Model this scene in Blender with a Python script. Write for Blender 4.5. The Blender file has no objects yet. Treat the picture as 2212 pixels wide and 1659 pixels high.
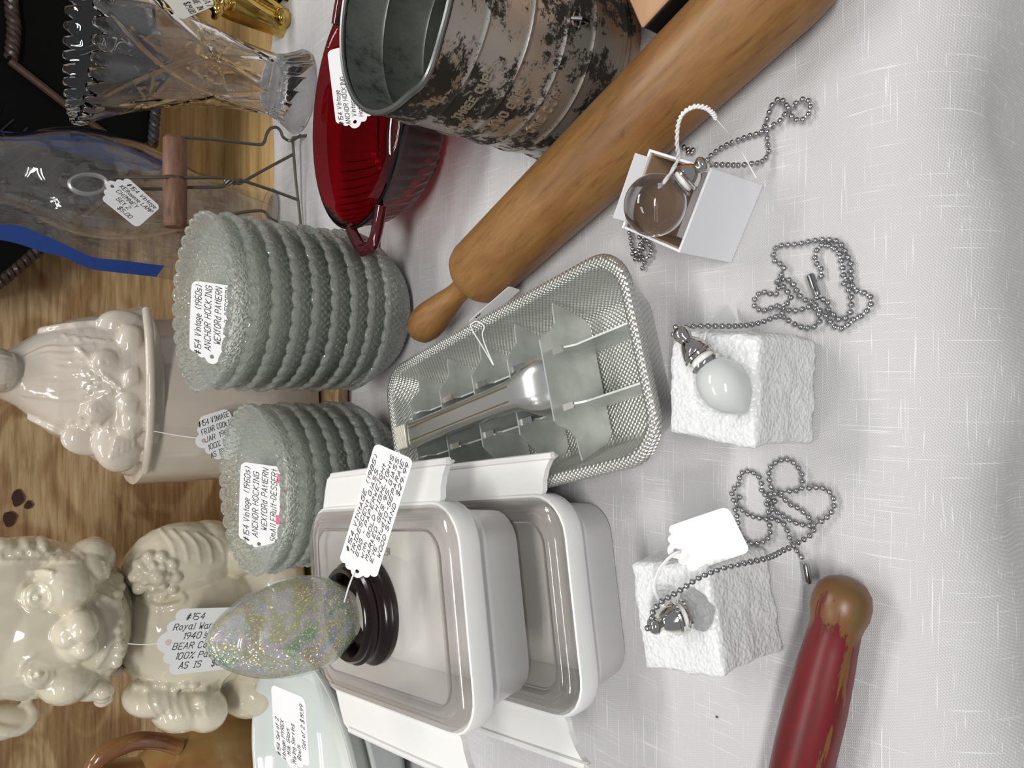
import bpy, bmesh, math, random
from mathutils import Vector, Matrix, noise
random.seed(7)
PI = math.pi
sin, cos = math.sin, math.cos
V3 = Vector
C = bpy.context.scene.collection
sc = bpy.context.scene

# ------------------------------------------------------------------ camera
H = 0.34                      # lens height over the cloth (table top is z = 0)
TH = math.radians(40.0)       # looks down 40 degrees
F = 1534.0
cam_d = bpy.data.cameras.new('camera'); cam = bpy.data.objects.new('camera', cam_d)
C.objects.link(cam)
up = V3((0, sin(TH), cos(TH))); fw = V3((0, cos(TH), -sin(TH))); rt = V3((1, 0, 0))
m = Matrix.Identity(4)        # the phone was held sideways: world up points left in the picture
for i in range(3):
    m[i][0] = -up[i]; m[i][1] = rt[i]; m[i][2] = -fw[i]
m[2][3] = H
cam.matrix_world = m
cam_d.sensor_width = 36.0; cam_d.sensor_fit = 'HORIZONTAL'
cam_d.lens = F / 2212 * 36
cam_d.clip_start = 0.01; cam_d.clip_end = 50
sc.camera = cam

# ------------------------------------------------------------------ world, lights, exposure
w = bpy.data.worlds.new('room_air'); sc.world = w; w.use_nodes = True
w.node_tree.nodes['Background'].inputs[0].default_value = (0.93, 0.96, 1.0, 1)
w.node_tree.nodes['Background'].inputs[1].default_value = 0.27
def tube_light(x, y, z, power, length=1.2, wid=0.045, rz=0.0):
    l = bpy.data.lights.new('fluorescent_tube', 'AREA'); l.shape = 'RECTANGLE'
    l.size = length; l.size_y = wid; l.energy = power; l.color = (1.0, 0.98, 0.94)
    o = bpy.data.objects.new('fluorescent_tube', l); C.objects.link(o)
    o.location = (x, y, z); o.rotation_euler = (0, 0, rz)
for dx in (-0.09, 0.09):
    tube_light(0.75, 1.15 + dx, 2.2, 11.5)
    tube_light(-0.9, 0.75 + dx, 2.2, 6)
    tube_light(-0.15, -1.35 + dx, 2.1, 30)
sc.view_settings.view_transform = 'Standard'
try: sc.view_settings.look = 'None'
except Exception: pass
sc.view_settings.exposure = 0.0; sc.view_settings.gamma = 1.0
sc.view_settings.use_curve_mapping = False
sc.cycles.max_bounces = 14; sc.cycles.transmission_bounces = 14
sc.cycles.transparent_max_bounces = 16; sc.cycles.glossy_bounces = 5; sc.cycles.diffuse_bounces = 3
sc.cycles.sample_clamp_indirect = 5.0
sc.cycles.blur_glossy = 0.5

# ------------------------------------------------------------------ picture point -> place in the room
def ray(px, py):
    u = ((1659 - py) - 829.5) / F; v = (px - 1106) / F
    return fw + rt * u - up * v
def P(px, py, z=0.0):
    d = ray(px, py); return V3((0, 0, H)) + d * ((z - H) / d.z)
def Q(px, py, y):
    d = ray(px, py); return V3((0, 0, H)) + d * (y / d.y)
def D(px, py, dep):
    return V3((0, 0, H)) + ray(px, py) * dep

# ------------------------------------------------------------------ object helpers
def rootm(loc, rz): return Matrix.Translation(V3(loc)) @ Matrix.Rotation(rz, 4, 'Z')
def thing(name, label, cat, loc=(0, 0, 0), rz=0.0, group=None):
    o = bpy.data.objects.new(name, None); C.objects.link(o)
    o.empty_display_size = 0.02
    o.location = loc; o.rotation_euler = (0, 0, rz)
    o['label'] = label; o['category'] = cat
    if group: o['group'] = group
    return o
def tag(o, label, cat, group=None, kind=None):
    o['label'] = label
    if cat: o['category'] = cat
    if group: o['group'] = group
    if kind: o['kind'] = kind
    return o
def wmat(o):
    M = Matrix.Translation(o.location) @ o.rotation_euler.to_matrix().to_4x4()
    return wmat(o.parent) @ M if o.parent else M
def obj(name, bm, mat, parent=None, world=False, smooth=True, kind=None, angle=40):
    """one mesh object; world=True: the vertices are in room coordinates"""
    me = bpy.data.meshes.new(name)
    if isinstance(bm, tuple):
        me.from_pydata(*bm)
        b2 = bmesh.new(); b2.from_mesh(me); bmesh.ops.recalc_face_normals(b2, faces=b2.faces); b2.to_mesh(me); b2.free()
    else:
        bm.to_mesh(me); bm.free()
    if world and parent is not None:
        me.transform(wmat(parent).inverted())
    if mat is not None: me.materials.append(mat)
    if smooth:
        me.polygons.foreach_set('use_smooth', [True] * len(me.polygons))
        try: me.set_sharp_from_angle(angle=math.radians(angle))
        except Exception: pass
    o = bpy.data.objects.new(name, me); C.objects.link(o)
    if parent is not None: o.parent = parent
    if kind: o['kind'] = kind
    return o
def struct(name, bm, mat, label=None, parent=None, **k):
    o = obj(name, bm, mat, parent, **k)
    if parent is None:
        o['kind'] = 'structure'
    return o
def nb(): return bmesh.new()

def loft(bm, rings, close=True, cap0=True, cap1=True):
    vs = [[bm.verts.new(p) for p in r] for r in rings]
    n = len(rings[0])
    for a, b in zip(vs, vs[1:]):
        for i in range(n if close else n - 1):
            j = (i + 1) % n
            bm.faces.new((a[i], a[j], b[j], b[i]))
    if cap0 and close: bm.faces.new(vs[0][::-1])
    if cap1 and close: bm.faces.new(vs[-1])
    return vs
def lathe(bm, prof, seg=48, M=None, fn=None):
    """prof: list of (r, z); r=0 at an end closes it"""
    rings = []
    for (r, z) in prof:
        if r < 1e-6:
            rings.append([bm.verts.new((0, 0, z))]); continue
        rr = []
        for i in range(seg):
            a = 2 * PI * i / seg
            if fn: q, zz = fn(r, z, a)
            else: q, zz = r, z
            rr.append(bm.verts.new((q * cos(a), q * sin(a), zz)))
        rings.append(rr)
    for a, b in zip(rings, rings[1:]):
        if len(a) == 1 and len(b) == 1: continue
        if len(a) == 1:
            for i in range(seg): bm.faces.new((a[0], b[(i + 1) % seg], b[i]))
        elif len(b) == 1:
            for i in range(seg): bm.faces.new((a[i], a[(i + 1) % seg], b[0]))
        else:
            for i in range(seg): bm.faces.new((a[i], a[(i + 1) % seg], b[(i + 1) % seg], b[i]))
    bmesh.ops.recalc_face_normals(bm, faces=bm.faces)
    if M is not None: bmesh.ops.transform(bm, matrix=M, verts=bm.verts)
    return bm
def smoothpath(pts, n=8, closed=False):
    pts = [V3(p) for p in pts]; out = []
    N = len(pts)
    rng = range(N if closed else N - 1)
    for i in rng:
        p0 = pts[(i - 1) % N] if closed or i > 0 else pts[0]
        p1 = pts[i]; p2 = pts[(i + 1) % N]
        p3 = pts[(i + 2) % N] if closed or i + 2 < N else pts[-1]
        for k in range(n):
            t = k / n
            out.append(0.5 * ((2 * p1) + (-p0 + p2) * t + (2 * p0 - 5 * p1 + 4 * p2 - p3) * t * t + (-p0 + 3 * p1 - 3 * p2 + p3) * t ** 3))
    if not closed: out.append(pts[-1])
    return out
def tube(bm, pts, r, seg=8, closed=False, flat=1.0):
    pts = [V3(p) for p in pts]; N = len(pts)
    rings = []; prev = None
    for i, p in enumerate(pts):
        if closed: t = pts[(i + 1) % N] - pts[i - 1]
        else: t = pts[min(i + 1, N - 1)] - pts[max(i - 1, 0)]
        if t.length < 1e-9: t = V3((0, 0, 1))
        t.normalize()
        if prev is None:
            a = V3((0, 0, 1)) if abs(t.z) < 0.9 else V3((1, 0, 0))
            nrm = (a - t * a.dot(t)).normalized()
        else:
            nrm = prev - t * prev.dot(t)
            nrm = nrm.normalized() if nrm.length > 1e-6 else prev
        prev = nrm; b = t.cross(nrm)
        rr = r(i / max(1, N - 1)) if callable(r) else r
        rings.append([p + nrm * (cos(2 * PI * k / seg) * rr * flat) + b * (sin(2 * PI * k / seg) * rr) for k in range(seg)])
    if closed: rings.append(rings[0][:])
    loft(bm, rings, cap0=not closed, cap1=not closed)
    if closed: bmesh.ops.remove_doubles(bm, verts=bm.verts, dist=1e-7)
    bmesh.ops.recalc_face_normals(bm, faces=bm.faces)
    return bm
def box(bm, c, s, M=None):
    r = bmesh.ops.create_cube(bm, size=1.0)
    vs = r['verts']
    for v in vs: v.co = V3((v.co.x * s[0] + c[0], v.co.y * s[1] + c[1], v.co.z * s[2] + c[2]))
    if M is not None: bmesh.ops.transform(bm, matrix=M, verts=vs)
    return vs
def bevel(bm, w, seg=2):
    bmesh.ops.bevel(bm, geom=list(bm.edges), offset=w, segments=seg, affect='EDGES', profile=0.5)
def ell(bm, c, s, rot=None, sub=3):
    r = bmesh.ops.create_icosphere(bm, subdivisions=sub, radius=1.0)
    M = Matrix.Translation(V3(c)) @ (rot.to_4x4() if rot is not None else Matrix.Identity(4)) @ Matrix.Diagonal((s[0], s[1], s[2], 1))
    bmesh.ops.transform(bm, matrix=M, verts=r['verts'])
def rrect(a, b, r, n=6):
    """rounded rectangle outline, half sizes a, b"""
    out = []
    for (cx, cy, a0) in ((a - r, b - r, 0), (-a + r, b - r, PI / 2), (-a + r, -b + r, PI), (a - r, -b + r, 3 * PI / 2)):
        for k in range(n + 1):
            t = a0 + PI / 2 * k / n
            out.append((cx + r * cos(t), cy + r * sin(t)))
    return out
def poly_prism(outline, holes, th):
    """flat plate from a 2-D outline with holes, thickness th up from z=0"""
    bm = nb(); edges = []
    for loop in [outline] + holes:
        vs = [bm.verts.new((x, y, 0)) for x, y in loop]
        for i in range(len(vs)): edges.append(bm.edges.new((vs[i], vs[(i + 1) % len(vs)])))
    r = bmesh.ops.triangle_fill(bm, edges=edges, use_beauty=True, use_dissolve=False)
    fs = [g for g in r['geom'] if isinstance(g, bmesh.types.BMFace)]
    e = bmesh.ops.extrude_face_region(bm, geom=fs)
    bmesh.ops.translate(bm, vec=(0, 0, th), verts=[g for g in e['geom'] if isinstance(g, bmesh.types.BMVert)])
    bmesh.ops.recalc_face_normals(bm, faces=bm.faces)
    return bm
def remesh(bm, vox, smooth_it=2):
    """melt overlapping lumps into one continuous skin"""
    me = bpy.data.meshes.new('lump'); bm.to_mesh(me); bm.free()
    o = bpy.data.objects.new('lump', me); C.objects.link(o)
    md = o.modifiers.new('r', 'REMESH'); md.mode = 'VOXEL'; md.voxel_size = vox
    if smooth_it:
        s = o.modifiers.new('s', 'SMOOTH'); s.factor = 0.5; s.iterations = smooth_it
    dg = bpy.context.evaluated_depsgraph_get()
    ev = o.evaluated_get(dg); me2 = bpy.data.meshes.new_from_object(ev)
    out = bmesh.new(); out.from_mesh(me2)
    bpy.data.objects.remove(o); bpy.data.meshes.remove(me); bpy.data.meshes.remove(me2)
    return out

# ------------------------------------------------------------------ materials
def newmat(name):
    m = bpy.data.materials.new(name); m.use_nodes = True
    nt = m.node_tree; return m, nt, nt.nodes['Principled BSDF']
def N(nt, typ, **k):
    n = nt.nodes.new(typ)
    for a, b in k.items():
        if a.startswith('i_'):
            key = a[2:].replace('_', ' ')
            n.inputs[key].default_value = b
        else: setattr(n, a, b)
    return n
def L(nt, a, ao, b, bi): nt.links.new(a.outputs[ao], b.inputs[bi])
def ramp(nt, stops, interp='LINEAR'):
    n = nt.nodes.new('ShaderNodeValToRGB'); cr = n.color_ramp; cr.interpolation = interp
    while len(cr.elements) > 1: cr.elements.remove(cr.elements[-1])
    cr.elements[0].position = stops[0][0]; cr.elements[0].color = (*stops[0][1], 1)
    for p, c in stops[1:]:
        e = cr.elements.new(p); e.color = (*c, 1)
    return n
def coords(nt, scale=(1, 1, 1), rot=(0, 0, 0), kind='Object'):
    t = N(nt, 'ShaderNodeTexCoord'); mp = N(nt, 'ShaderNodeMapping')
    mp.inputs['Scale'].default_value = scale; mp.inputs['Rotation'].default_value = rot
    L(nt, t, kind, mp, 'Vector'); return mp
def simple(name, col, rough=0.5, metal=0.0, spec=0.5, coat=0.0, trans=0.0, ior=1.45, bump=None, sss=0.0, emit=None):
    m, nt, p = newmat(name)
    p.inputs['Base Color'].default_value = (*col, 1)
    p.inputs['Roughness'].default_value = rough; p.inputs['Metallic'].default_value = metal
    p.inputs['Coat Weight'].default_value = coat; p.inputs['Coat Roughness'].default_value = 0.05
    p.inputs['Transmission Weight'].default_value = trans; p.inputs['IOR'].default_value = ior
    p.inputs['Specular IOR Level'].default_value = spec
    if sss:
        p.inputs['Subsurface Weight'].default_value = sss
        p.inputs['Subsurface Radius'].default_value = (0.01, 0.008, 0.006); p.inputs['Subsurface Scale'].default_value = 0.5
    if bump:
        sc_, st = bump
        mp = coords(nt, (sc_,) * 3); nz = N(nt, 'ShaderNodeTexNoise', i_Scale=1.0, i_Detail=4.0)
        L(nt, mp, 0, nz, 'Vector'); b = N(nt, 'ShaderNodeBump', i_Strength=st, i_Distance=0.001)
        L(nt, nz, 0, b, 'Height'); L(nt, b, 0, p, 'Normal')
    return m
def glassy(name, col=(1, 1, 1), rough=0.0, ior=1.5, milky=0.0):
    m, nt, p = newmat(name)
    p.inputs['Base Color'].default_value = (*col, 1); p.inputs['Roughness'].default_value = rough
    p.inputs['IOR'].default_value = ior; p.inputs['Transmission Weight'].default_value = 1.0 - milky
    return m
def film(name, col=(1, 1, 1), gloss=0.12, rough=0.05, haze=0.0, bump=None, fres=1.5):
    """thin clear sheet: lets light straight through, mirrors a little more at glancing angles"""
    m, nt, p = newmat(name); nt.nodes.remove(p)
    out = nt.nodes['Material Output']
    tr = N(nt, 'ShaderNodeBsdfTransparent'); tr.inputs[0].default_value = (*col, 1)
    gl = N(nt, 'ShaderNodeBsdfGlossy'); gl.inputs['Roughness'].default_value = rough
    fr = N(nt, 'ShaderNodeLayerWeight', i_Blend=0.5)
    pw = N(nt, 'ShaderNodeMath', operation='POWER'); L(nt, fr, 'Facing', pw, 0); pw.inputs[1].default_value = 4.0
    ml = N(nt, 'ShaderNodeMath', operation='MULTIPLY_ADD'); L(nt, pw, 0, ml, 0); ml.inputs[1].default_value = 0.7; ml.inputs[2].default_value = ((fres - 1) / (fres + 1)) ** 2
    ad = N(nt, 'ShaderNodeMath', operation='ADD'); ad.inputs[1].default_value = gloss
    ad.use_clamp = True
    L(nt, ml, 0, ad, 0)
    mx = N(nt, 'ShaderNodeMixShader'); L(nt, ad, 0, mx, 0); L(nt, tr, 0, mx, 1); L(nt, gl, 0, mx, 2)
    last = mx
    if haze:
        df = N(nt, 'ShaderNodeBsdfDiffuse'); df.inputs[0].default_value = (0.8, 0.8, 0.78, 1)
        m2 = N(nt, 'ShaderNodeMixShader'); m2.inputs[0].default_value = haze
        L(nt, last, 0, m2, 1); L(nt, df, 0, m2, 2); last = m2
    if bump:
        mp = coords(nt, bump[0]); nz = N(nt, 'ShaderNodeTexNoise', i_Scale=1.0, i_Detail=3.0)
        L(nt, mp, 0, nz, 'Vector'); b = N(nt, 'ShaderNodeBump', i_Strength=bump[1], i_Distance=0.004)
        L(nt, nz, 0, b, 'Height'); L(nt, b, 0, gl, 'Normal'); L(nt, b, 0, fr, 'Normal')
    L(nt, last, 0, out, 'Surface')
    return m

# linen cloth: twill weave with slubs both ways
def cloth_mat():
    m, nt, p = newmat('white_linen')
    tc = N(nt, 'ShaderNodeTexCoord')
    def slub(sc3, thr, sc_=1.0):
        mp = N(nt, 'ShaderNodeMapping'); mp.inputs['Scale'].default_value = sc3
        L(nt, tc, 'Object', mp, 'Vector')
        nz = N(nt, 'ShaderNodeTexNoise', i_Scale=1.0, i_Detail=1.5); L(nt, mp, 0, nz, 'Vector')
        r = ramp(nt, [(thr, (0, 0, 0)), (thr + 0.07, (1, 1, 1))]); L(nt, nz, 0, r, 0); return r
    a = slub((1500, 24, 24), 0.625); b = slub((26, 1500, 1200), 0.625)
    mxx = N(nt, 'ShaderNodeMath', operation='MAXIMUM'); L(nt, a, 0, mxx, 0); L(nt, b, 0, mxx, 1)
    # fine weave
    mp = N(nt, 'ShaderNodeMapping'); mp.inputs['Rotation'].default_value = (0, 0, 0.9); L(nt, tc, 'Object', mp, 'Vector')
    w1 = N(nt, 'ShaderNodeTexWave', i_Scale=330.0, i_Distortion=0.8, i_Detail=1.0); L(nt, mp, 0, w1, 'Vector')
    mp2 = N(nt, 'ShaderNodeMapping'); mp2.inputs['Rotation'].default_value = (0, 0, -0.35); L(nt, tc, 'Object', mp2, 'Vector')
    w2 = N(nt, 'ShaderNodeTexWave', i_Scale=250.0, i_Distortion=0.5, i_Detail=1.0); L(nt, mp2, 0, w2, 'Vector')
    wm = N(nt, 'ShaderNodeMath', operation='MULTIPLY'); L(nt, w1, 1, wm, 0); L(nt, w2, 1, wm, 1)
    hs = N(nt, 'ShaderNodeMath', operation='MULTIPLY_ADD'); L(nt, mxx, 0, hs, 0); hs.inputs[1].default_value = 0.7; L(nt, wm, 0, hs, 2)
    bp = N(nt, 'ShaderNodeBump', i_Strength=0.55, i_Distance=0.00035); L(nt, hs, 0, bp, 'Height'); L(nt, bp, 0, p, 'Normal')
    c1 = N(nt, 'ShaderNodeMix', data_type='RGBA'); c1.inputs['A'].default_value = (0.60, 0.59, 0.60, 1); c1.inputs['B'].default_value = (0.79, 0.79, 0.79, 1)
    L(nt, mxx, 0, c1, 'Factor')
    c2 = N(nt, 'ShaderNodeMix', data_type='RGBA', blend_type='MULTIPLY'); c2.inputs['Factor'].default_value = 0.16
    L(nt, c1, 'Result', c2, 'A'); L(nt, w1, 0, c2, 'B')
    L(nt, c2, 'Result', p, 'Base Color')
    p.inputs['Roughness'].default_value = 0.75; p.inputs['Sheen Weight'].default_value = 0.15
    return m
def wood_mat(name, cols, axis_scale, rough=0.5, patch=None, coat=0.0, bump=0.25, rot=(0, 0, 0), psoft=0.05):
    m, nt, p = newmat(name)
    mp = coords(nt, axis_scale, rot)
    n1 = N(nt, 'ShaderNodeTexNoise', i_Scale=1.0, i_Detail=6.0, i_Roughness=0.65, i_Distortion=0.4); L(nt, mp, 0, n1, 'Vector')
    r = ramp(nt, cols); L(nt, n1, 0, r, 0); col = r
    if patch:
        mp2 = coords(nt, patch[0], rot); n2 = N(nt, 'ShaderNodeTexNoise', i_Scale=1.0, i_Detail=2.0, i_Distortion=1.2); L(nt, mp2, 0, n2, 'Vector')
        r2 = ramp(nt, [(patch[2], (0, 0, 0)), (patch[2] + psoft, (1, 1, 1))]); L(nt, n2, 0, r2, 0)
        mx = N(nt, 'ShaderNodeMix', data_type='RGBA', blend_type='MULTIPLY'); L(nt, r2, 0, mx, 'Factor'); L(nt, r, 0, mx, 'A'); mx.inputs['B'].default_value = (*patch[1], 1)
        L(nt, mx, 'Result', p, 'Base Color')
    else: L(nt, r, 0, p, 'Base Color')
    b = N(nt, 'ShaderNodeBump', i_Strength=bump, i_Distance=0.0006); L(nt, n1, 0, b, 'Height'); L(nt, b, 0, p, 'Normal')
    p.inputs['Roughness'].default_value = rough; p.inputs['Coat Weight'].default_value = coat; p.inputs['Coat Roughness'].default_value = 0.25
    return m

CLOTH = cloth_mat()
PLY = wood_mat('plywood', [(0.28, (0.24, 0.14, 0.06)), (0.5, (0.45, 0.31, 0.16)), (0.72, (0.60, 0.46, 0.27))], (14, 170, 190), 0.6,
               ((9, 16, 17), (0.62, 0.52, 0.42), 0.47), psoft=0.12)
OAK = wood_mat('light_board', [(0.3, (0.34, 0.20, 0.07)), (0.55, (0.52, 0.34, 0.14)), (0.75, (0.62, 0.43, 0.2))], (7, 90, 130), 0.5)
PINWOOD = wood_mat('maple_pin', [(0.25, (0.13, 0.056, 0.014)), (0.42, (0.235, 0.112, 0.029)), (0.7, (0.30, 0.150, 0.043))], (45, 300, 300), 0.50,
                   ((9, 26, 26), (0.80, 0.72, 0.62), 0.50), coat=0.12, bump=0.15, psoft=0.15)
DOWEL = wood_mat('dowel_wood', [(0.3, (0.09, 0.04, 0.02)), (0.6, (0.19, 0.09, 0.05)), (0.8, (0.24, 0.13, 0.075))], (40, 300, 300), 0.6)
PAPER = simple('tag_paper', (0.83, 0.83, 0.84), 0.6)
INK = simple('pen_ink', (0.018, 0.018, 0.02), 0.6)
PINK = simple('pink_sticker', (0.85, 0.12, 0.28), 0.5)
STRING = simple('cotton_string', (0.8, 0.8, 0.8), 0.85)
CHROME = simple('bright_nickel', (0.66, 0.63, 0.60), 0.07, 1.0)
STEEL = simple('chain_steel', (0.50, 0.50, 0.51), 0.16, 1.0)
WPLASTIC = simple('white_plastic', (0.82, 0.815, 0.80), 0.28, coat=0.2)
WIRE = simple('dark_wire', (0.13, 0.125, 0.10), 0.42, 0.7)
PARCHMENT = simple('tag_paper_aged', (0.72, 0.70, 0.64), 0.6)
# ------------------------------------------------------------------ pen strokes
GL = {
'A':"00 26 40;12 32",'B':"00 06 36 45 44 33 03;33 42 41 30 00",'C':"45 36 16 05 01 10 30 41",'D':"00 06 26 44 42 20 00",
'E':"40 00 06 46;03 33",'F':"00 06 46;03 33",'G':"45 36 16 05 01 10 30 41 43 23",'H':"00 06;40 46;03 43",'I':"16 36;26 20;10 30",
'J':"46 41 30 10 01",'K':"00 06;46 03 40",'L':"06 00 40",'M':"00 06 23 46 40",'N':"00 06 40 46",'O':"16 36 45 41 30 10 01 05 16",
'P':"00 06 36 45 44 33 03",'R':"00 06 36 45 44 33 03;23 40",'S':"45 36 16 05 04 13 33 42 41 30 10 01",'T':"06 46;26 20",
'U':"06 01 10 30 41 46",'V':"06 20 46",'W':"06 10 23 30 46",'X':"00 46;06 40",'Y':"06 23 46;23 20",'Z':"06 46 00 40",
'0':"16 36 45 41 30 10 01 05 16",'1':"15 26 20",'2':"05 16 36 45 44 00 40",'3':"05 16 36 45 44 33 13;33 42 41 30 10 01",
'4':"30 36 02 42",'5':"46 06 03 33 42 41 30 00",'6':"46 16 04 01 10 30 41 42 33 03",'7':"06 46 10",
'8':"13 04 05 16 36 45 44 33 13 02 01 10 30 41 42 33",'9':"33 13 04 05 16 36 45 43 20",
'#':"10 26;20 36;02 42;04 44",'$':"45 36 16 05 04 13 33 42 41 30 10 01;27 2a",'%':"00 46;05 06 16 15 05;31 41 40 30 31",
'(':"36 24 22 30",')':"16 24 22 10",'-':"13 33",'.':"10 11",'_':"0a 4a","'":"26 25",'/':"00 46",
'a':"34 14 03 01 10 30;34 31 40",'b':"06 00 30 41 43 34 04",'c':"33 24 14 03 01 10 30",'d':"36 30 10 01 03 14 34",'e':"02 32 33 24 14 03 01 10 30",
'f':"36 26 15 10;04 24",'g':"34 14 03 02 11 31;34 3a 2b 0a",'h':"06 00;03 14 24 33 30",'i':"14 10;15 16",'k':"06 00;24 02 30",
'l':"16 10",'m':"00 04;03 14 23 20;23 34 43 40",'n':"00 04;03 14 24 33 30",'o':"14 24 33 31 20 10 01 03 14",'p':"0b 04 24 33 31 20 00",
'r':"00 04;03 14 24",'s':"34 14 03 12 32 31 20 00",'t':"16 11 20;04 24",'u':"04 01 10 30;34 30",'v':"04 10 24",'w':"04 10 22 30 44",
'x':"00 34;04 30",'y':"04 12;34 0b",'z':"04 34 00 30"}
WID = {'i': 2.4, 'l': 2.4, '1': 3.2, 't': 3.2, 'I': 4.2, '.': 2, "'": 2, 'M': 5.4, 'W': 5.4, 'm': 5.6, 'w': 5.4}
def strokes(text, h, slant=0.28, jit=0.25, rnd=random):
    """list of 2-D segments for one line, cap height h, baseline y=0"""
    u = h / 6.0; x = 0.0; segs = []
    for ch in text:
        if ch == ' ': x += 3.2 * u; continue
        g = GL.get(ch) or GL.get(ch.upper())
        if g:
            jx, jy = rnd.uniform(-jit, jit) * u, rnd.uniform(-jit, jit) * u
            for pl in g.split(';'):
                pts = []
                for q in pl.split():
                    a = int(q[0]); b = {'a': -1, 'b': -2}.get(q[1]); b = int(q[1]) if b is None else b
                    yy = b * u + jy; pts.append((x + a * u * 0.9 + yy * slant + jx, yy))
                segs += list(zip(pts, pts[1:]))
            x += (WID.get(ch, 5.3 if ch.isupper() or ch.isdigit() or ch in '#$%' else 4.5)) * u
        else: x += 3 * u
    return segs, x
def ink(bm, segs, wd, mapf, lift=0.0001, th=0.0):
    """ribbons (th=0) or raised bars; mapf(x, y, h) -> place"""
    for (a, b) in segs:
        ax, ay = a; bx, by = b; dx, dy = bx - ax, by - ay; l = math.hypot(dx, dy)
        if l < 1e-9: continue
        dx /= l; dy /= l; k = wd / 2
        c = [(ax - dx * k + dy * k, ay - dy * k - dx * k), (bx + dx * k + dy * k, by + dy * k - dx * k),
             (bx + dx * k - dy * k, by + dy * k + dx * k), (ax - dx * k - dy * k, ay - dy * k + dx * k)]
        t = [bm.verts.new(mapf(x, y, lift + th)) for x, y in c]
        bm.faces.new(t)
        if th > 0:
            q = [bm.verts.new(mapf(x, y, -0.0002)) for x, y in c]
            for i in range(4): bm.faces.new((t[i], q[i], q[(i + 1) % 4], t[(i + 1) % 4]))

def tag_outline(Lt, W):
    pts = []; r = W * 0.14
    def arc(cx, cy, rr, a0, a1, n=6):
        for k in range(n + 1):
            t = a0 + (a1 - a0) * k / n; pts.append((cx + rr * cos(t), cy + rr * sin(t)))
    arc(Lt - r, -W / 2 + r, r, -PI / 2, 0); arc(Lt - r, W / 2 - r, r, 0, PI / 2)
    s = W
    arc(0.26 * s, 0.40 * s, 0.12 * s, PI * 0.55, PI * 1.15, 5)
    arc(0.13 * s, 0.235 * s, 0.10 * s, PI * 0.55, PI * 1.2, 5)
    arc(0.07 * s, 0.0, 0.16 * s, PI * 0.62, PI * 1.38, 8)
    arc(0.13 * s, -0.235 * s, 0.10 * s, PI * 0.8, PI * 1.45, 5)
    arc(0.26 * s, -0.40 * s, 0.12 * s, PI * 0.85, PI * 1.45, 5)
    return pts
def frame3(PL, PR, PT):
    X = (PR - PL).normalized(); Y = PT - PL; Y = (Y - X * Y.dot(X)).normalized(); Z = X.cross(Y)
    M = Matrix.Identity(4)
    for i in range(3): M[i][0] = X[i]; M[i][1] = Y[i]; M[i][2] = Z[i]; M[i][3] = PL[i]
    return M
def price_tag(label, PL, PR, PT, W, lines, pen=0.00032, cap=None, top=0.0, paper=None, sticker=None, string=None, curl=0.0, left=0.16, name='price_tag', seed=1, hole=True, srad=0.0005, fill=1.0):
    """PL middle of the holed end, PR middle of the square end, PT towards the top of the writing"""
    M = frame3(PL, PR, PT); Lt = (PR - PL).length
    t = bpy.data.objects.new(name, None); C.objects.link(t); t.empty_display_size = 0.01
    t.matrix_world = M; t['label'] = label; t['category'] = 'price tag'
    def bend(bm):
        if curl:
            for v in bm.verts:
                s = v.co.x / Lt - 0.5; v.co.z += curl * (s * s - 0.25)
    def put(n, bm, mat, smooth=False):
        bend(bm); me = bpy.data.meshes.new(n); bm.to_mesh(me); bm.free(); me.materials.append(mat)
        o = bpy.data.objects.new(n, me); C.objects.link(o); o.parent = t; return o
    hr = W * 0.052; hc = (0.085 * W, 0)
    hl = [(hc[0] + hr * cos(k * PI / 5), hc[1] - hr * sin(k * PI / 5)) for k in range(10)]
    pm = poly_prism(tag_outline(Lt, W), [hl] if hole else [], 0.0003)
    if curl:
        for f in range(1, 8):
            bmesh.ops.bisect_plane(pm, geom=list(pm.verts) + list(pm.edges) + list(pm.faces), plane_co=(Lt * f / 8, 0, 0), plane_no=(1, 0, 0))
    put('paper', pm, paper or PAPER)
    rnd = random.Random(seed); bm = nb(); n = len(lines)
    pitch = W * (0.92 - top) / max(n, 4)
    cp = cap or pitch * 0.62
    for i, ln in enumerate(lines):
        ind = left
        if isinstance(ln, tuple): ind, ln = ln
        sg, wd = strokes(ln, cp, rnd=rnd)
        y0 = W * (0.46 - top) - pitch * (i + 0.8); x0 = Lt * ind
        sc_ = min(fill, (Lt * 0.97 - x0) / max(wd, 1e-6))
        sg = [((a[0] * sc_ + x0, a[1] + y0), (b[0] * sc_ + x0, b[1] + y0)) for a, b in sg]
        ink(bm, sg, pen, lambda x, y, h: (x, y, 0.0003 + h))
    put('handwriting', bm, INK)
    if sticker:
        b2 = nb(); box(b2, (Lt * sticker[0], W * sticker[1], 0.0004), (Lt * sticker[2], W * sticker[3], 0.0002)); o = put('sticker', b2, PINK); o['label'] = 'pink sticker along the edge of the tag'
    if string:
        b3 = nb(); Mi = M.inverted()
        tube(b3, smoothpath([Mi @ V3((0, 0, 0)) + V3((0, 0, 0)) if p is None else Mi @ V3(p) for p in string], 6), srad, 6)
        me = bpy.data.meshes.new('string'); b3.to_mesh(me); b3.free(); me.materials.append(STRING)
        o = bpy.data.objects.new('string', me); C.objects.link(o); o.parent = t
    return t

# ------------------------------------------------------------------ the setting
bm = nb(); box(bm, (0, 0.5, -0.80), (9, 9, 0.04)); struct('floor', bm, simple('concrete', (0.16, 0.15, 0.14), 0.7, bump=(20, 0.3)))
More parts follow.
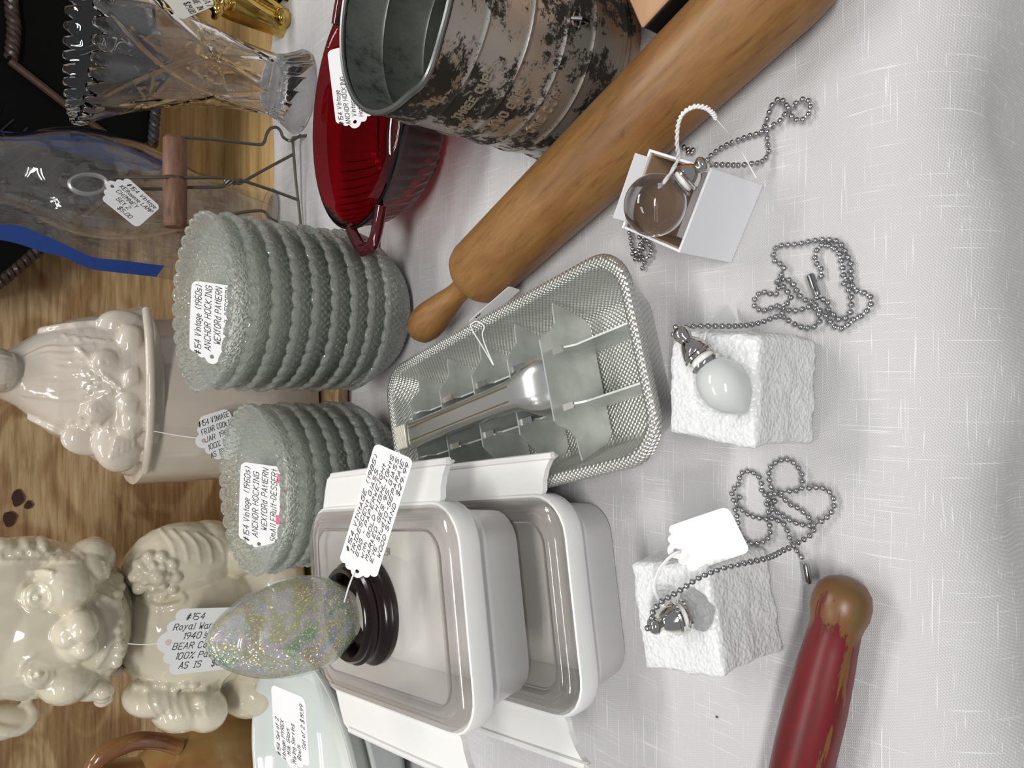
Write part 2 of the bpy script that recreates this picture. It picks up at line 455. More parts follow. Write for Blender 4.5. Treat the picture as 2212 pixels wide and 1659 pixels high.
# table under the cloth
t = thing('display_table', 'long table hidden beneath the white cloth', 'table', (0.1, 0.85, -0.775))
bm = nb(); box(bm, (0, 0, 0.757), (1.84, 1.30, 0.03)); obj('tabletop', bm, OAK, t)
for sx in (-0.85, 0.85):
    for sy in (-0.6, 0.6):
        bm = nb(); box(bm, (sx, sy, 0.371), (0.04, 0.04, 0.742)); obj('leg', bm, WIRE, t)
# cloth: flat top, a soft roll over the front edge, then it hangs
def cloth():
    bm = nb(); xs = [-0.85 + 1.9 * i / 240 for i in range(241)]
    prof = []   # (distance along, y, z)
    y = 1.60
    pts = []
    while y > 0.16: pts.append((y, 0.0)); y -= 0.012 if y > 0.55 else 0.006
    R_ = 0.045; yc = 0.150
    for k in range(0, 15):
        a = (PI / 2 - 0.10) * k / 14; pts.append((yc - R_ * sin(a), -R_ + R_ * cos(a)))
    y1, z1 = pts[-1]
    for k in range(1, 50): pts.append((y1 - 0.0006 * k, z1 - 0.009 * k))
    rows = []
    for j, (yy, zz) in enumerate(pts):
        row = []
        for x in xs:
            edge = -(0.145 - 0.0) * 0
            yo = 0.035 * x            # the table front is not square to the lens
            dz = 0; dy = 0
            near = max(0.0, min(1.0, (0.26 - yy) / 0.12))
            # shallow creases and ripples in the near part, folds in the hanging part
            dz += 0.0009 * near * (sin(x * 23 + yy * 30) + 0.6 * sin(x * 51 - yy * 18 + 1.3))
            dz += 0.0005 * noise.noise(V3((x * 9, yy * 9, 0)))
            if zz < -0.002:
                k = min(1.0, -zz / 0.06); dy -= k * (0.005 * sin(x * 34 + 0.8) + 0.003 * sin(x * 71 + 2))
            dz -= 0.0022 * math.exp(-((yy - yo - 0.178) / 0.012) ** 2) if zz > -0.002 else 0
            row.append(bm.verts.new((x, yy + yo + dy - 0.004, zz + dz + 0.0006)))
        rows.append(row)
    for a, b in zip(rows, rows[1:]):
        for i in range(len(xs) - 1): bm.faces.new((a[i], b[i], b[i + 1], a[i + 1]))
    return bm
o = obj('tablecloth', cloth(), CLOTH); tag(o, 'white linen tablecloth with woven slubs covering the whole table front', 'tablecloth')

# plywood base board and backdrop
t = thing('plywood_backdrop', 'rough plywood board and backdrop standing behind the cookie jars', 'backdrop', (0, 0.99, 0.002))
bm = nb(); box(bm, (-0.3225, -0.15, 0.007), (0.855, 0.36, 0.011)); bevel(bm, 0.0008, 1); obj('base_board', bm, PLY, t)
bm = nb(); box(bm, (0.5275, -0.15, 0.007), (0.845, 0.36, 0.011)); bevel(bm, 0.0008, 1); obj('base_board', bm, OAK, t)
bm = nb(); box(bm, (-0.27, 0.022, 0.235), (0.94, 0.012, 0.45)); bevel(bm, 0.001, 1); obj('back_panel', bm, PLY, t)
bm = nb(); box(bm, (0.575, 0.022, 0.235), (0.746, 0.012, 0.45)); bevel(bm, 0.001, 1); o = obj('back_panel', bm, OAK, t); o['label'] = 'smoother yellow board of the backdrop'
# knot holes in the ply
bm = nb()
for (px, py, a, b) in ((38, 1075, 0.010, 0.006), (20, 1122, 0.009, 0.006), (62, 1090, 0.005, 0.004)):
    c = Q(px, py, 1.003)
    ol = [(c.x + a * cos(k * PI / 16) * (1 + 0.5 * noise.noise(V3((cos(k * PI / 16), sin(k * PI / 16), px)))), c.y, c.z + b * sin(k * PI / 16) * (1 + 0.5 * noise.noise(V3((cos(k * PI / 16), px, sin(k * PI / 16)))))) for k in range(32)]
    bm.faces.new([bm.verts.new(p) for p in ol])
obj('knot_hole', bm, simple('dark_knot', (0.05, 0.018, 0.01), 0.8), t, world=True)
# folded end of the cloth lying over the board, right
def flap():
    bm = nb(); rows = []
    for j in range(26):
        s = j / 25
        row = []
        for i in range(70):
            u = i / 69; x = 0.125 + 0.68 * u
            yb = 0.83 + 0.006 * sin(x * 40) + 0.004 * sin(x * 17 + 1)
            y = 0.600 + (yb - 0.600) * s
            z = 0.0013 + 0.0165 * max(0.0, min(1.0, (y - 0.625) / 0.03)) + 0.0006 * sin(x * 60 + y * 20) + 0.0006
            if j == 25: z -= 0.0025
            row.append(bm.verts.new((x, y, z)))
        rows.append(row)
    for a, b in zip(rows, rows[1:]):
        for i in range(69): bm.faces.new((a[i], a[i + 1], b[i + 1], b[i]))
    return bm
o = obj('cloth_fold', flap(), CLOTH); tag(o, 'end of the white cloth folded over the board under the crystal vase', 'cloth')

# ------------------------------------------------------------------ pressed glass dessert bowls, two stacks
BOWLG = glassy('pressed_glass', (0.94, 0.98, 0.92), 0.0, 1.48, milky=0.17)
_nt = BOWLG.node_tree; _mp = coords(_nt, (1, 1, 1)); _vo = N(_nt, 'ShaderNodeTexVoronoi', i_Scale=420.0); L(_nt, _mp, 0, _vo, 'Vector')
_b = N(_nt, 'ShaderNodeBump', i_Strength=0.8, i_Distance=0.0008); L(_nt, _vo, 0, _b, 'Height'); L(_nt, _b, 0, _nt.nodes['Principled BSDF'], 'Normal')
BH, BR = 0.045, 0.070
def bowl_mesh():
    bm = nb()
    n = 34
    def fn(kind):
        def f(r, z, a):
            if kind == 'rim':
                k = abs(sin(n * a / 2)) ** 0.7
                return r + 0.0012 * k, z + 0.0022 * k
            return r, z
        return f
    seg = 272; prof = []
    out = [(0.0, 0.0), (0.030, 0.0), (0.038, 0.0008), (0.042, 0.004)]
    for k in range(1, 29):
        t = k / 28; out.append((0.042 + 0.0262 * t ** 0.72, 0.004 + 0.034 * t))
    out += [(0.0690, 0.0385), (0.0695, 0.0400), (0.0698, 0.0425), (0.0688, 0.0440)]
    inn = [(0.0672, 0.0435), (0.0664, 0.0405), (0.0652, 0.0380), (0.0645, 0.0360)]
    for k in range(1, 7):
        t = k / 6; inn.append((0.0645 - 0.0255 * t ** 1.3, 0.036 - 0.030 * t))
    inn += [(0.034, 0.0045), (0.0, 0.004)]
    full = out + inn; lo = len(out)
    def f2(r, z, a):
        i = f2.i
        if 4 <= i < 32:     # diamond cuts
            d = abs(sin(34 * a + z * 420)) * abs(sin(34 * a - z * 420))
            r = r - 0.0010 + 0.0020 * d
        elif i >= 32 and i < lo + 2:
            k = abs(sin(n * a / 2)) ** 0.6
            r += 0.0018 * (k - 0.5) * (1 if i < lo else 0.2); z += 0.0022 * k - 0.001
        elif i >= lo + 2 and i < lo + 9:
            r += 0.0005 * abs(sin(17 * a + z * 260))
        return r, z
    rings = []
    for i, (r, z) in enumerate(full):
        f2.i = i
        if r == 0: rings.append([bm.verts.new((0, 0, z))]); continue
        rr = []
        for k in range(seg):
            a = 2 * PI * k / seg; q, zz = f2(r, z, a); rr.append(bm.verts.new((q * cos(a), q * sin(a), zz)))
        rings.append(rr)
    for a, b in zip(rings, rings[1:]):
        if len(a) == 1:
            for k in range(seg): bm.faces.new((a[0], b[(k + 1) % seg], b[k]))
        elif len(b) == 1:
            for k in range(seg): bm.faces.new((a[k], a[(k + 1) % seg], b[0]))
        else:
            for k in range(seg): bm.faces.new((a[k], a[(k + 1) % seg], b[(k + 1) % seg], b[k]))
    bmesh.ops.recalc_face_normals(bm, faces=bm.faces)
    return bm
ORD = ['topmost', 'second', 'third', 'fourth', 'fifth', 'sixth', 'seventh', 'eighth', 'ninth']
def stack(x, y, n, pitch, which, group):
    first = None
    for k in range(n):
        i = n - 1 - k
        lab = ('bottom bowl, resting on the cloth, of the %s of clear pressed glass dessert bowls' % which) if k == 0 else \
              (('topmost open bowl, holding a price tag, of the %s of clear pressed glass bowls' % which) if i == 0 else
               '%s bowl from the top of the %s of clear pressed glass bowls' % (ORD[i], which))
        if stack.proto is None:
            o = obj('glass_bowl', bowl_mesh(), BOWLG, angle=60); stack.proto = o
        else:
            o = stack.proto.copy(); C.objects.link(o)
        o.location = (x + 0.0008 * sin(k * 2.1), y + 0.0008 * cos(k * 1.7), 0.0014 + k * pitch); o.rotation_euler = (0, 0, 0.37 * k)
        tag(o, lab, 'bowl', group)
stack.proto = None
S1 = (0.0645, 0.580); S2 = (-0.0862, 0.5865)
stack(*S1, 9, 0.0158, 'taller stack', 'taller stack of glass dessert bowls')
stack(*S2, 7, 0.0143, 'shorter stack', 'shorter stack of glass dessert bowls')
BL = [(0.06, '#154 Vintage (1960s)'), (0.12, 'ANCHOR HOCKING'), (0.22, 'WEXfORd PAttERN'), (0.10, 'SmAll FRuit-DESSERt')]
for (S, zt, hx, lab, sd) in ((S1, 0.0014 + 8 * 0.0158, (458, 778, 612), 'white handwritten tag lying inside the top bowl of the taller stack', 3),
                             (S2, 0.0014 + 6 * 0.0143, (560, 1182, 1003), 'white handwritten tag lying inside the top bowl of the shorter stack', 4)):
    px, y0, y1 = hx
    b0 = P(px, y0, zt + 0.026); b1 = P(px + 4, y1, zt + 0.030)
    top_ = P(px - 55, (y0 + y1) / 2, zt + 0.044)
    price_tag(lab, b0, b1, top_, 0.036, BL, pen=0.00055, top=0.02, sticker=(0.62, -0.47, 0.6, 0.10), curl=-0.004, left=0.1, seed=sd)
# ------------------------------------------------------------------ covered plastic dishes
LIDM = film('clear_lid', (0.985, 0.975, 0.96), 0.0, 0.05, haze=0.07)
RIMM = film('lid_rim_plastic', (0.90, 0.88, 0.87), 0.05, 0.06, haze=0.05)
def rr3(a, b, r, z, n=6): return [V3((x, y, z)) for x, y in rrect(a, b, r, n)]
EXT = .009
def dish(label, loc, rz):
    t = thing('covered_dish', label, 'dish', loc, rz, 'white oven dishes with clear lids')
    bm = nb()
    prof = [(.0525, .0745, .018, .0), (.0548, .0768, .020, .0015), (.0578, .0805, .021, .026), (.0590, .0817, .021, .0275), (.0600, .0827, .021, .034),
            (.0640, .0865, .024, .036), (.0650, .0875, .025, .038), (.0655, .0880, .025, .0485), (.0648, .0873, .025, .0505), (.0636, .0861, .024, .0508),
            (.0622, .0847, .023, .0490), (.0600, .0825, .022, .0470), (.0560, .0785, .019, .030), (.0530, .0750, .017, .0045), (.048, .070, .014, .0035)]
    loft(bm, [rr3(p[0], p[1] + EXT, p[2], p[3]) for p in prof]); bmesh.ops.recalc_face_normals(bm, faces=bm.faces)
    obj('tub', bm, WPLASTIC, t, angle=50)
    for s in (1, -1):
        bm = nb(); rings = []
        n = 16; ol = []
        # outline of the wing seen from above: swept corner towards the near end
        inner = [(.0640, -.0665), (.0670, -.0690), (.0725, -.0700), (.0790, -.0735), (.0845, -.0790), (.0868, -.0845)]
        outer = [(.0878, -.0835), (.0880, .048), (.0855, .056), (.0770, .0640), (.0640, .0700)]
        pts = inner + outer
        for z0, z1 in ((0.0448, 0.0486),):
            lo = []; hi = []
            for (x, y) in pts:
                y += EXT if y > 0 else -EXT
                k = (x - .064) / .024
                zz = 0.0 + 0.0025 * k ** 3
                lo.append(bm.verts.new((s * x, y, z0 + zz))); hi.append(bm.verts.new((s * x, y, z1 + zz)))
            nn = len(pts)
            for i in range(nn):
                j = (i + 1) % nn; bm.faces.new((lo[i], lo[j], hi[j], hi[i]))
            bm.faces.new(hi); bm.faces.new(lo[::-1])
        # curled outer lip
        tube(bm, [(s * .0873, -.0835 - EXT, .0506), (s * .0876, -.03, .0502), (s * .0876, .047 + EXT, .0502)], 0.0022, 8)
        bmesh.ops.recalc_face_normals(bm, faces=bm.faces)
        obj('handle', bm, WPLASTIC, t, smooth=False)
    # lid: stepped clear rim and a sunk clear pane
    bm = nb()
    top = [(.0618, .0843, .022, .0500), (.0620, .0845, .022, .0535), (.0600, .0825, .022, .0550), (.0572, .0797, .020, .0550), (.0566, .0791, .020, .0572),
           (.0540, .0765, .018, .0580), (.0510, .0735, .016, .0578), (.0500, .0725, .015, .0545)]
    bot = [(.0485, .0710, .014, .0532), (.0500, .0725, .016, .0560), (.0545, .0770, .018, .0566), (.0558, .0783, .019, .0530), (.0600, .0825, .022, .0520), (.0606, .0831, .022, .0500)]
    rings = top + [(.0487, .0712, .014, .0540)] + bot
    R_ = [rr3(p[0], p[1] + EXT, p[2], p[3]) for p in rings]; R_.append(R_[0])
    loft(bm, R_, cap0=False, cap1=False); bmesh.ops.remove_doubles(bm, verts=bm.verts, dist=1e-6); bmesh.ops.recalc_face_normals(bm, faces=bm.faces)
    lid = obj('lid', bm, RIMM, t, angle=50)
    bm = nb(); loft(bm, [rr3(.0486, .0711 + EXT, .014, .0532), rr3(.0487, .0712 + EXT, .014, .0540)]); bmesh.ops.recalc_face_normals(bm, faces=bm.faces)
    obj('pane', bm, LIDM, lid, smooth=False)
    # fine edge wire look of the pane's lower corner
    bm = nb(); tube(bm, [(x, y, .0542) for x, y in rrect(.0489, .0714 + EXT, .014, 6)], 0.0006, 6, closed=True)
    obj('groove', bm, simple('lid_groove', (0.30, 0.27, 0.28), 0.3), lid)
    return t, lid
RZ = math.radians(9)
d1, lid1 = dish('lower covered dish, standing on the cloth beneath the other one', (-0.1428, 0.3835, 0.0012), RZ)
d2, lid2 = dish('upper covered dish, stacked on the other one and carrying the glass egg', (-0.1440, 0.4075, 0.0592), RZ)
# raised letters under the upper lid
bm = nb(); sg, wd = strokes('DO NOT FOR  OVEN', 0.0042, slant=0.0, jit=0.0)
ink(bm, sg, 0.0005, lambda x, y, h: (0.038 - y, 0.028 - x, 0.0542 + h), th=0.0003)
obj('lettering', bm, simple('raised_letters', (0.42, 0.40, 0.38), 0.4), lid2, smooth=False)
# small white sticker on the upper lid
bm = nb(); M = Matrix.Translation((-0.010, 0.070, 0.0545))
box(bm, (0, 0, 0), (0.017, 0.011, 0.0002), M); st = obj('sticker', bm, PAPER, lid2, smooth=False)
bm = nb(); sg, wd = strokes('134', 0.004); ink(bm, sg, 0.0004, lambda x, y, h: (-0.016 + x, 0.068 + y, 0.0547 + h)); obj('sticker_writing', bm, INK, lid2, smooth=False)

# ------------------------------------------------------------------ glass egg on a turned stand
EX, EY, EZ = -0.1455, 0.411, 0.1135
t = thing('egg_stand', 'dark turned wooden ring stand under the glass egg', 'stand', (EX, EY, EZ))
bm = nb()
lathe(bm, [(.022, .0), (.0335, .0), (.0345, .0015), (.0345, .0045), (.0330, .0062), (.0312, .0072), (.0300, .0100), (.0302, .0120), (.0318, .0138), (.0318, .0155),
           (.0300, .0168), (.0298, .0190), (.0285, .0205), (.0262, .0205), (.0240, .0180), (.0215, .0100), (.022, .0)], 72)
obj('ring', bm, simple('dark_lacquer', (0.010, 0.003, 0.003), 0.20, coat=0.15), t)
def egg_prof(R, z0, z1, n=22, k=0.16):
    out = []
    for i in range(n + 1):
        a = PI * i / n; c = -cos(a)
        r = R * sin(a) * (1 - k * c - 0.05 * c * c)
        out.append((max(r, 0.0) if 0 < i < n else 0.0, z0 + (z1 - z0) * (c + 1) / 2))
    return out
t = thing('glass_egg', 'clear glass egg with gold and iridescent flecks standing pointed end up on the dark stand', 'paperweight', (EX, EY, EZ))
bm = nb(); lathe(bm, egg_prof(0.0285, 0.0105, 0.1035, 32), 64)
obj('glass', bm, film('egg_glass', (0.97, 0.99, 0.98), 0.01, 0.0, fres=1.5), t)
def glitter():
    m, nt, p = newmat('dichroic_flecks'); out = nt.nodes['Material Output']
    mp = coords(nt, (1, 1, 1)); vo = N(nt, 'ShaderNodeTexVoronoi', i_Scale=1700.0); L(nt, mp, 0, vo, 'Vector')
    sep = N(nt, 'ShaderNodeSeparateColor'); L(nt, vo, 'Color', sep, 0)
    n1 = N(nt, 'ShaderNodeTexNoise', i_Scale=42.0, i_Detail=2.0, i_Distortion=1.0); L(nt, mp, 0, n1, 'Vector')
    veil = ramp(nt, [(0.32, (0.10, 0.30, 0.32)), (0.42, (0.36, 0.46, 0.34)), (0.50, (0.60, 0.50, 0.72)), (0.56, (0.42, 0.44, 0.26)), (0.64, (0.58, 0.42, 0.36)), (0.72, (0.32, 0.34, 0.62))]); L(nt, n1, 0, veil, 0)
    fleck = ramp(nt, [(0.0, (1.0, 0.88, 0.35)), (0.5, (0.95, 0.98, 0.50)), (0.78, (0.55, 0.9, 0.7)), (0.86, (1.0, 0.65, 0.35)), (0.94, (0.9, 0.8, 1.0))], 'CONSTANT'); L(nt, sep, 1, fleck, 0)
    gt = N(nt, 'ShaderNodeMath', operation='GREATER_THAN'); gt.inputs[1].default_value = 0.84; L(nt, sep, 0, gt, 0)
    # random facet directions
    vm = N(nt, 'ShaderNodeVectorMath', operation='SUBTRACT'); L(nt, vo, 'Color', vm, 0); vm.inputs[1].default_value = (0.5, 0.5, 0.5)
    vs = N(nt, 'ShaderNodeVectorMath', operation='SCALE'); L(nt, vm, 0, vs, 0); vs.inputs['Scale'].default_value = 1.3
    ge = N(nt, 'ShaderNodeNewGeometry'); va = N(nt, 'ShaderNodeVectorMath', operation='ADD'); L(nt, ge, 'Normal', va, 0); L(nt, vs, 0, va, 1)
    vn = N(nt, 'ShaderNodeVectorMath', operation='NORMALIZE'); L(nt, va, 0, vn, 0)
    gl = N(nt, 'ShaderNodeBsdfGlossy'); gl.inputs['Roughness'].default_value = 0.35; L(nt, fleck, 0, gl, 0); L(nt, vn, 0, gl, 'Normal')
    df = N(nt, 'ShaderNodeBsdfDiffuse'); L(nt, fleck, 0, df, 0)
    fl = N(nt, 'ShaderNodeMixShader'); fl.inputs[0].default_value = 0.4; L(nt, gl, 0, fl, 1); L(nt, df, 0, fl, 2)
    tr = N(nt, 'ShaderNodeBsdfTransparent'); tr.inputs[0].default_value = (0.95, 0.97, 0.96, 1)
    vd = N(nt, 'ShaderNodeBsdfDiffuse'); L(nt, veil, 0, vd, 0)
    v2 = N(nt, 'ShaderNodeMixShader'); v2.inputs[0].default_value = 0.52; L(nt, tr, 0, v2, 1); L(nt, vd, 0, v2, 2)
    mx = N(nt, 'ShaderNodeMixShader'); L(nt, gt, 0, mx, 0); L(nt, v2, 0, mx, 1); L(nt, fl, 0, mx, 2)
    nt.nodes.remove(p); L(nt, mx, 0, out, 'Surface'); return m
bm = nb(); lathe(bm, egg_prof(0.0275, 0.0118, 0.1022, 28), 56)
for v in bm.verts:
    n = noise.noise(v.co * 45); v.co.x += 0.0012 * n; v.co.y += 0.0012 * noise.noise(v.co * 45 + V3((5, 5, 5)))
obj('fleck_veil', bm, glitter(), t)
a = D(765, 1216, 0.405); b = D(852, 972, 0.375); c = D(735, 1205, 0.408)
price_tag('long white handwritten tag tied to the glass egg, over the dish lid', D(770, 1240, 0.408), D(852, 974, 0.385), D(735, 1228, 0.410), 0.0235,
          ['#154 VINtAGE (1985)', 'IRIDESCENt GlASS', 'EGG - PAPERWEIGHt', 'with GOLD HIGHLIGHtS', 'MARkED GES 95 GlASS', 'EYE StudIO-SEPARAtE', (0.2, 'WOOD StAND  $29.99')],
          pen=0.00036, left=0.14, seed=9, fill=2.3, string=[D(767, 1234, 0.407), D(760, 1250, 0.409), D(752, 1272, 0.412), D(744, 1300, 0.42)])

# ------------------------------------------------------------------ milk glass mixing bowls
MILK = simple('milk_glass', (0.70, 0.75, 0.72), 0.08, coat=0.4, sss=0.15)
MX, MY = -0.352, 0.598
def mbowl(name, label, z0, R, h):
    bm = nb()
    lathe(bm, [(0, 0), (R * .42, 0), (R * .46, .003), (R * .66, h * .30), (R * .86, h * .66), (R * .955, h * .90), (R * .985, h * .93), (R, h * .96), (R * .997, h), (R * .975, h * 1.0), (R * .95, h * .95),
               (R * .93, h * .88), (R * .82, h * .62), (R * .62, h * .28), (R * .42, .009), (0, .007)], 96)
    o = obj(name, bm, MILK, angle=60); o.location = (MX, MY, z0); tag(o, label, 'bowl', 'nested milk glass mixing bowls')
mbowl('mixing_bowl', 'outer milk glass mixing bowl, underneath the nested one', 0.0013, 0.108, 0.062)
mbowl('mixing_bowl', 'upper wide milk glass mixing bowl holding a price tag', 0.0145, 0.115, 0.068)
price_tag('white handwritten tag lying in the milk glass bowl', D(632, 1652, 0.585), D(622, 1492, 0.575), D(565, 1575, 0.60), 0.0395,
          [(0.05, '#154 Set of 2'), (0.02, 'Vintage PYREX'), (0.12, 'Milk Glass'), (0.04, 'Mixing Serving'), (0.12, 'Bowls'), (0.30, 'Set of 2 $19.99')], pen=0.0005, seed=5)

# ------------------------------------------------------------------ ice cube tray
A_ = P(1352, 514, .043); B_ = P(1424, 992, .043); D_ = P(836, 802, .043)
mid = (A_ + B_) / 2; dirL = (D_ - A_); LEN = dirL.length; dirL.normalize(); WIDT = (B_ - A_).length
rzT = math.atan2(-dirL.x, dirL.y)
def alum(name, quilt=True):
    m, nt, p = newmat(name)
    p.inputs['Metallic'].default_value = 0.85; p.inputs['Roughness'].default_value = 0.34
    p.inputs['Base Color'].default_value = (0.66, 0.67, 0.66, 1)
    tc = N(nt, 'ShaderNodeTexCoord'); sx = N(nt, 'ShaderNodeSeparateXYZ'); L(nt, tc, 'Object', sx, 0)
    if quilt:
        def lin(a, b, c_):
            x = N(nt, 'ShaderNodeMath', operation='MULTIPLY'); L(nt, sx, 0, x, 0); x.inputs[1].default_value = a
            y = N(nt, 'ShaderNodeMath', operation='MULTIPLY_ADD'); L(nt, sx, 1, y, 0); y.inputs[1].default_value = b; L(nt, x, 0, y, 2)
            z = N(nt, 'ShaderNodeMath', operation='MULTIPLY_ADD'); L(nt, sx, 2, z, 0); z.inputs[1].default_value = c_; L(nt, y, 0, z, 2)
            s = N(nt, 'ShaderNodeMath', operation='SINE'); L(nt, z, 0, s, 0); q = N(nt, 'ShaderNodeMath', operation='ABSOLUTE'); L(nt, s, 0, q, 0); return q
        k = 950.0
        s1 = lin(k, k, k * 0.9); s2 = lin(k, -k, k * 0.9)
        mu = N(nt, 'ShaderNodeMath', operation='MULTIPLY'); L(nt, s1, 0, mu, 0); L(nt, s2, 0, mu, 1)
        b = N(nt, 'ShaderNodeBump', i_Strength=0.6, i_Distance=0.0010); L(nt, mu, 0, b, 'Height'); L(nt, b, 0, p, 'Normal')
        r = ramp(nt, [(0.0, (0.46, 0.44, 0.36)), (0.20, (0.68, 0.69, 0.66)), (1.0, (0.80, 0.81, 0.80))]); L(nt, mu, 0, r, 0); L(nt, r, 0, p, 'Base Color')
    else:
        mp = coords(nt, (60, 60, 60)); nz = N(nt, 'ShaderNodeTexNoise', i_Scale=1.0, i_Detail=5.0); L(nt, mp, 0, nz, 'Vector')
        r = ramp(nt, [(0.3, (0.52, 0.54, 0.52)), (0.6, (0.68, 0.70, 0.68))]); L(nt, nz, 0, r, 0); L(nt, r, 0, p, 'Base Color')
        p.inputs['Roughness'].default_value = 0.42
    return m
QUILT = alum('quilted_aluminium'); ALU = alum('plain_aluminium', False)
t = thing('ice_cube_tray', 'vintage quilted aluminium ice cube tray with a lever divider', 'ice tray', (mid.x, mid.y, 0.0012), rzT)
wa = WIDT / 2; hb = LEN / 2
def tring(a, b, r, z): return [V3((x, y + hb, z)) for x, y in rrect(a, b, r, 8)]
bm = nb()
prof = [(wa - .0200, hb - .0215, .012, .0), (wa - .0170, hb - .0185, .015, .002), (wa - .0055, hb - .0045, .021, .036), (wa - .0005, hb - .0005, .025, .0365), (wa + .0012, hb + .0012, .026, .0395),
        (wa, hb, .026, .0425), (wa - .003, hb - .003, .024, .0435), (wa - .006, hb - .006, .022, .0425), (wa - .0072, hb - .0072, .021, .0395), (wa - .0175, hb - .0195, .014, .004), (wa - .0215, hb - .0235, .011, .0016)]
loft(bm, [tring(*p) for p in prof]); bmesh.ops.recalc_face_normals(bm, faces=bm.faces)
obj('pan', bm, QUILT, t, angle=60)
def plate(outline, th=0.0011):
    """plate standing in the x-z plane"""
    bm = poly_prism(outline, [], th)
    for v in bm.verts: v.co = V3((v.co.x, v.co.z - th / 2, v.co.y))
    return bm
def fin_outline(half, hi, lo):
    pts = [(-half + .0135, .003), (half - .0135, .003), (half - .008, .008)]
    pts += [(half + .0015, lo), (half - .0035, lo + .001), (half - .012, lo + .0015), (half - .017, lo + .006), (half - .020, hi - .003), (half - .0235, hi)]
    pts += [(-x, y) for x, y in pts[3:][::-1]]
    return [pts[0], pts[1], pts[2]] + pts[3:] + [(-half + .008, .008)]
for i, s in enumerate((.0685, .109, .149, .190, .232)):
    if s > LEN - 0.014: s = LEN - 0.018
    hi = 0.050 if i == 0 else 0.043
    bm = plate(fin_outline(wa - .012, hi, .033 if i == 0 else .031)); o = obj('cross_fin', bm, ALU, t, smooth=False); o.location = (0, s, 0)
    if i: o.rotation_euler = (0, 0, 0)
for sx in (-0.0175, 0.0175):
    bm = nb(); n = 0
    ol = [(.024, .004), (LEN - .024, .004), (LEN - .010, .030)]
    for s in (.232, .190, .149, .109): ol += [(s + .012, .030), (s + .007, .036), (s + .001, .0385), (s - .006, .0385), (s - .009, .031)]
    ol += [(.085, .034), (.078, .040), (.060, .040), (.054, .035), (.012, .033)]
    b2 = poly_prism(ol, [], 0.0012)
    for v in b2.verts: v.co = V3((sx + v.co.z, v.co.x, v.co.y))
    obj('long_fin', b2, ALU, t, smooth=False)
# lever
bm = nb(); rings = []
ctl = [(.072, .019, .047, .016), (.078, .0195, .051, .018), (.088, .0185, .053, .018), (.098, .0125, .0535, .012), (.110, .0105, .0535, .009), (.150, .0100, .0535, .007), (.200, .0100, .0530, .006), (.222, .0100, .0520, .005), (.228, .0105, .0515, .003)]
for (s, w_, z, dp) in ctl:
    n = 10; r_ = []
    for k in range(n + 1):
        a = PI * k / n; r_.append(V3((w_ * cos(a) * (1.0 if k not in (0, n) else 1), s, z - dp + dp * min(1.0, 1.35 * sin(a)))))
    r_ += [V3((-w_ * .9, s, z - dp - .0004)), V3((w_ * .9, s, z - dp - .0004))]
    rings.append(r_)
loft(bm, rings); bmesh.ops.recalc_face_normals(bm, faces=bm.faces)
lv = obj('lever', bm, simple('satin_aluminium', (0.66, 0.66, 0.63), 0.24, 0.9), t, angle=50)
bm = nb(); box(bm, (0, .236, .0515), (.0195, .014, .0035)); bevel(bm, .0015, 2)
for k in range(8):
    tube(bm, [(-.0088, .2308 + k * .0015, .0534), (.0088, .2308 + k * .0015, .0534)], .0005, 6)
obj('ribbed_tip', bm, simple('pale_lever_tip', (0.60, 0.58, 0.51), 0.4, 0.7), lv)
bm = nb()
for sx in (-.0048, .0048): tube(bm, [(sx, .102, .0536), (sx, .16, .0536), (sx, .224, .0528)], .0005, 6)
obj('engraved_line', bm, simple('brown_line', (0.20, 0.15, 0.08), 0.5, 0.5), lv)
for sx in (-.0175, .0175):
    bm = nb()
    pass
    for s in (.070, .108, .148, .189):
        bm = nb(); box(bm, (sx, s - .004, .0405), (.004, .013, .0015)); obj('clip', bm, CHROME, t, smooth=False)
# its paper tag tucked beside the rolling pin
price_tag('white tag tucked between the ice tray and the rolling pin', P(1022, 700, .034) , P(1112, 622, .026), P(1010, 680, .045), 0.012, ['#154 '], seed=3, pen=0.0004, hole=False,
          string=[P(1016, 700, .045), P(1022, 716, .046), P(1040, 745, .046), P(1055, 770, .048), P(1066, 788, .050), P(1050, 750, .050), P(1042, 722, .046), P(1046, 705, .045), P(1030, 694, .046), P(1016, 702, .045)])

# ------------------------------------------------------------------ rolling pin
Lp = V3((.0784, .4087, 0)); Rp = V3((.176, .198, 0)); dr = (Rp - Lp).normalized()
r0 = 0.0250
t = thing('rolling_pin', 'large worn one-piece wooden rolling pin lying diagonally across the cloth', 'rolling pin', (Lp.x + .004, Lp.y, r0 + .0012), math.atan2(dr.y, dr.x))
MY90 = Matrix.Rotation(PI / 2, 4, 'Y')
bm = nb(); e = -0.012; l2 = 0.2775
lathe(bm, [(0, e + .001), (.010, e + .0005), (.016, e), (.0205, e + .0015), (.0235, e + .0055), (r0, e + .012), (r0 + .0003, .1), (r0 + .0002, l2 - .02), (r0 - .0015, l2 - .006), (.0205, l2 - .001), (.014, l2), (0, l2)], 64, MY90)
for v in bm.verts: v.co.z, v.co.y = v.co.z, v.co.y
obj('barrel', bm, PINWOOD, t)
for (x0, s) in ((e, -1), (l2, 1)):
    bm = nb()
    lathe(bm, [(0, x0 - s * .004), (.0105, x0 - s * .002), (.0098, x0 + s * .006), (.0082, x0 + s * .013), (.0088, x0 + s * .025), (.0118, x0 + s * .042), (.0142, x0 + s * .058), (.0146, x0 + s * .068), (.0130, x0 + s * .077), (.0085, x0 + s * .083), (0, x0 + s * .085)], 40, MY90)
    o = obj('handle', bm, PINWOOD, t)

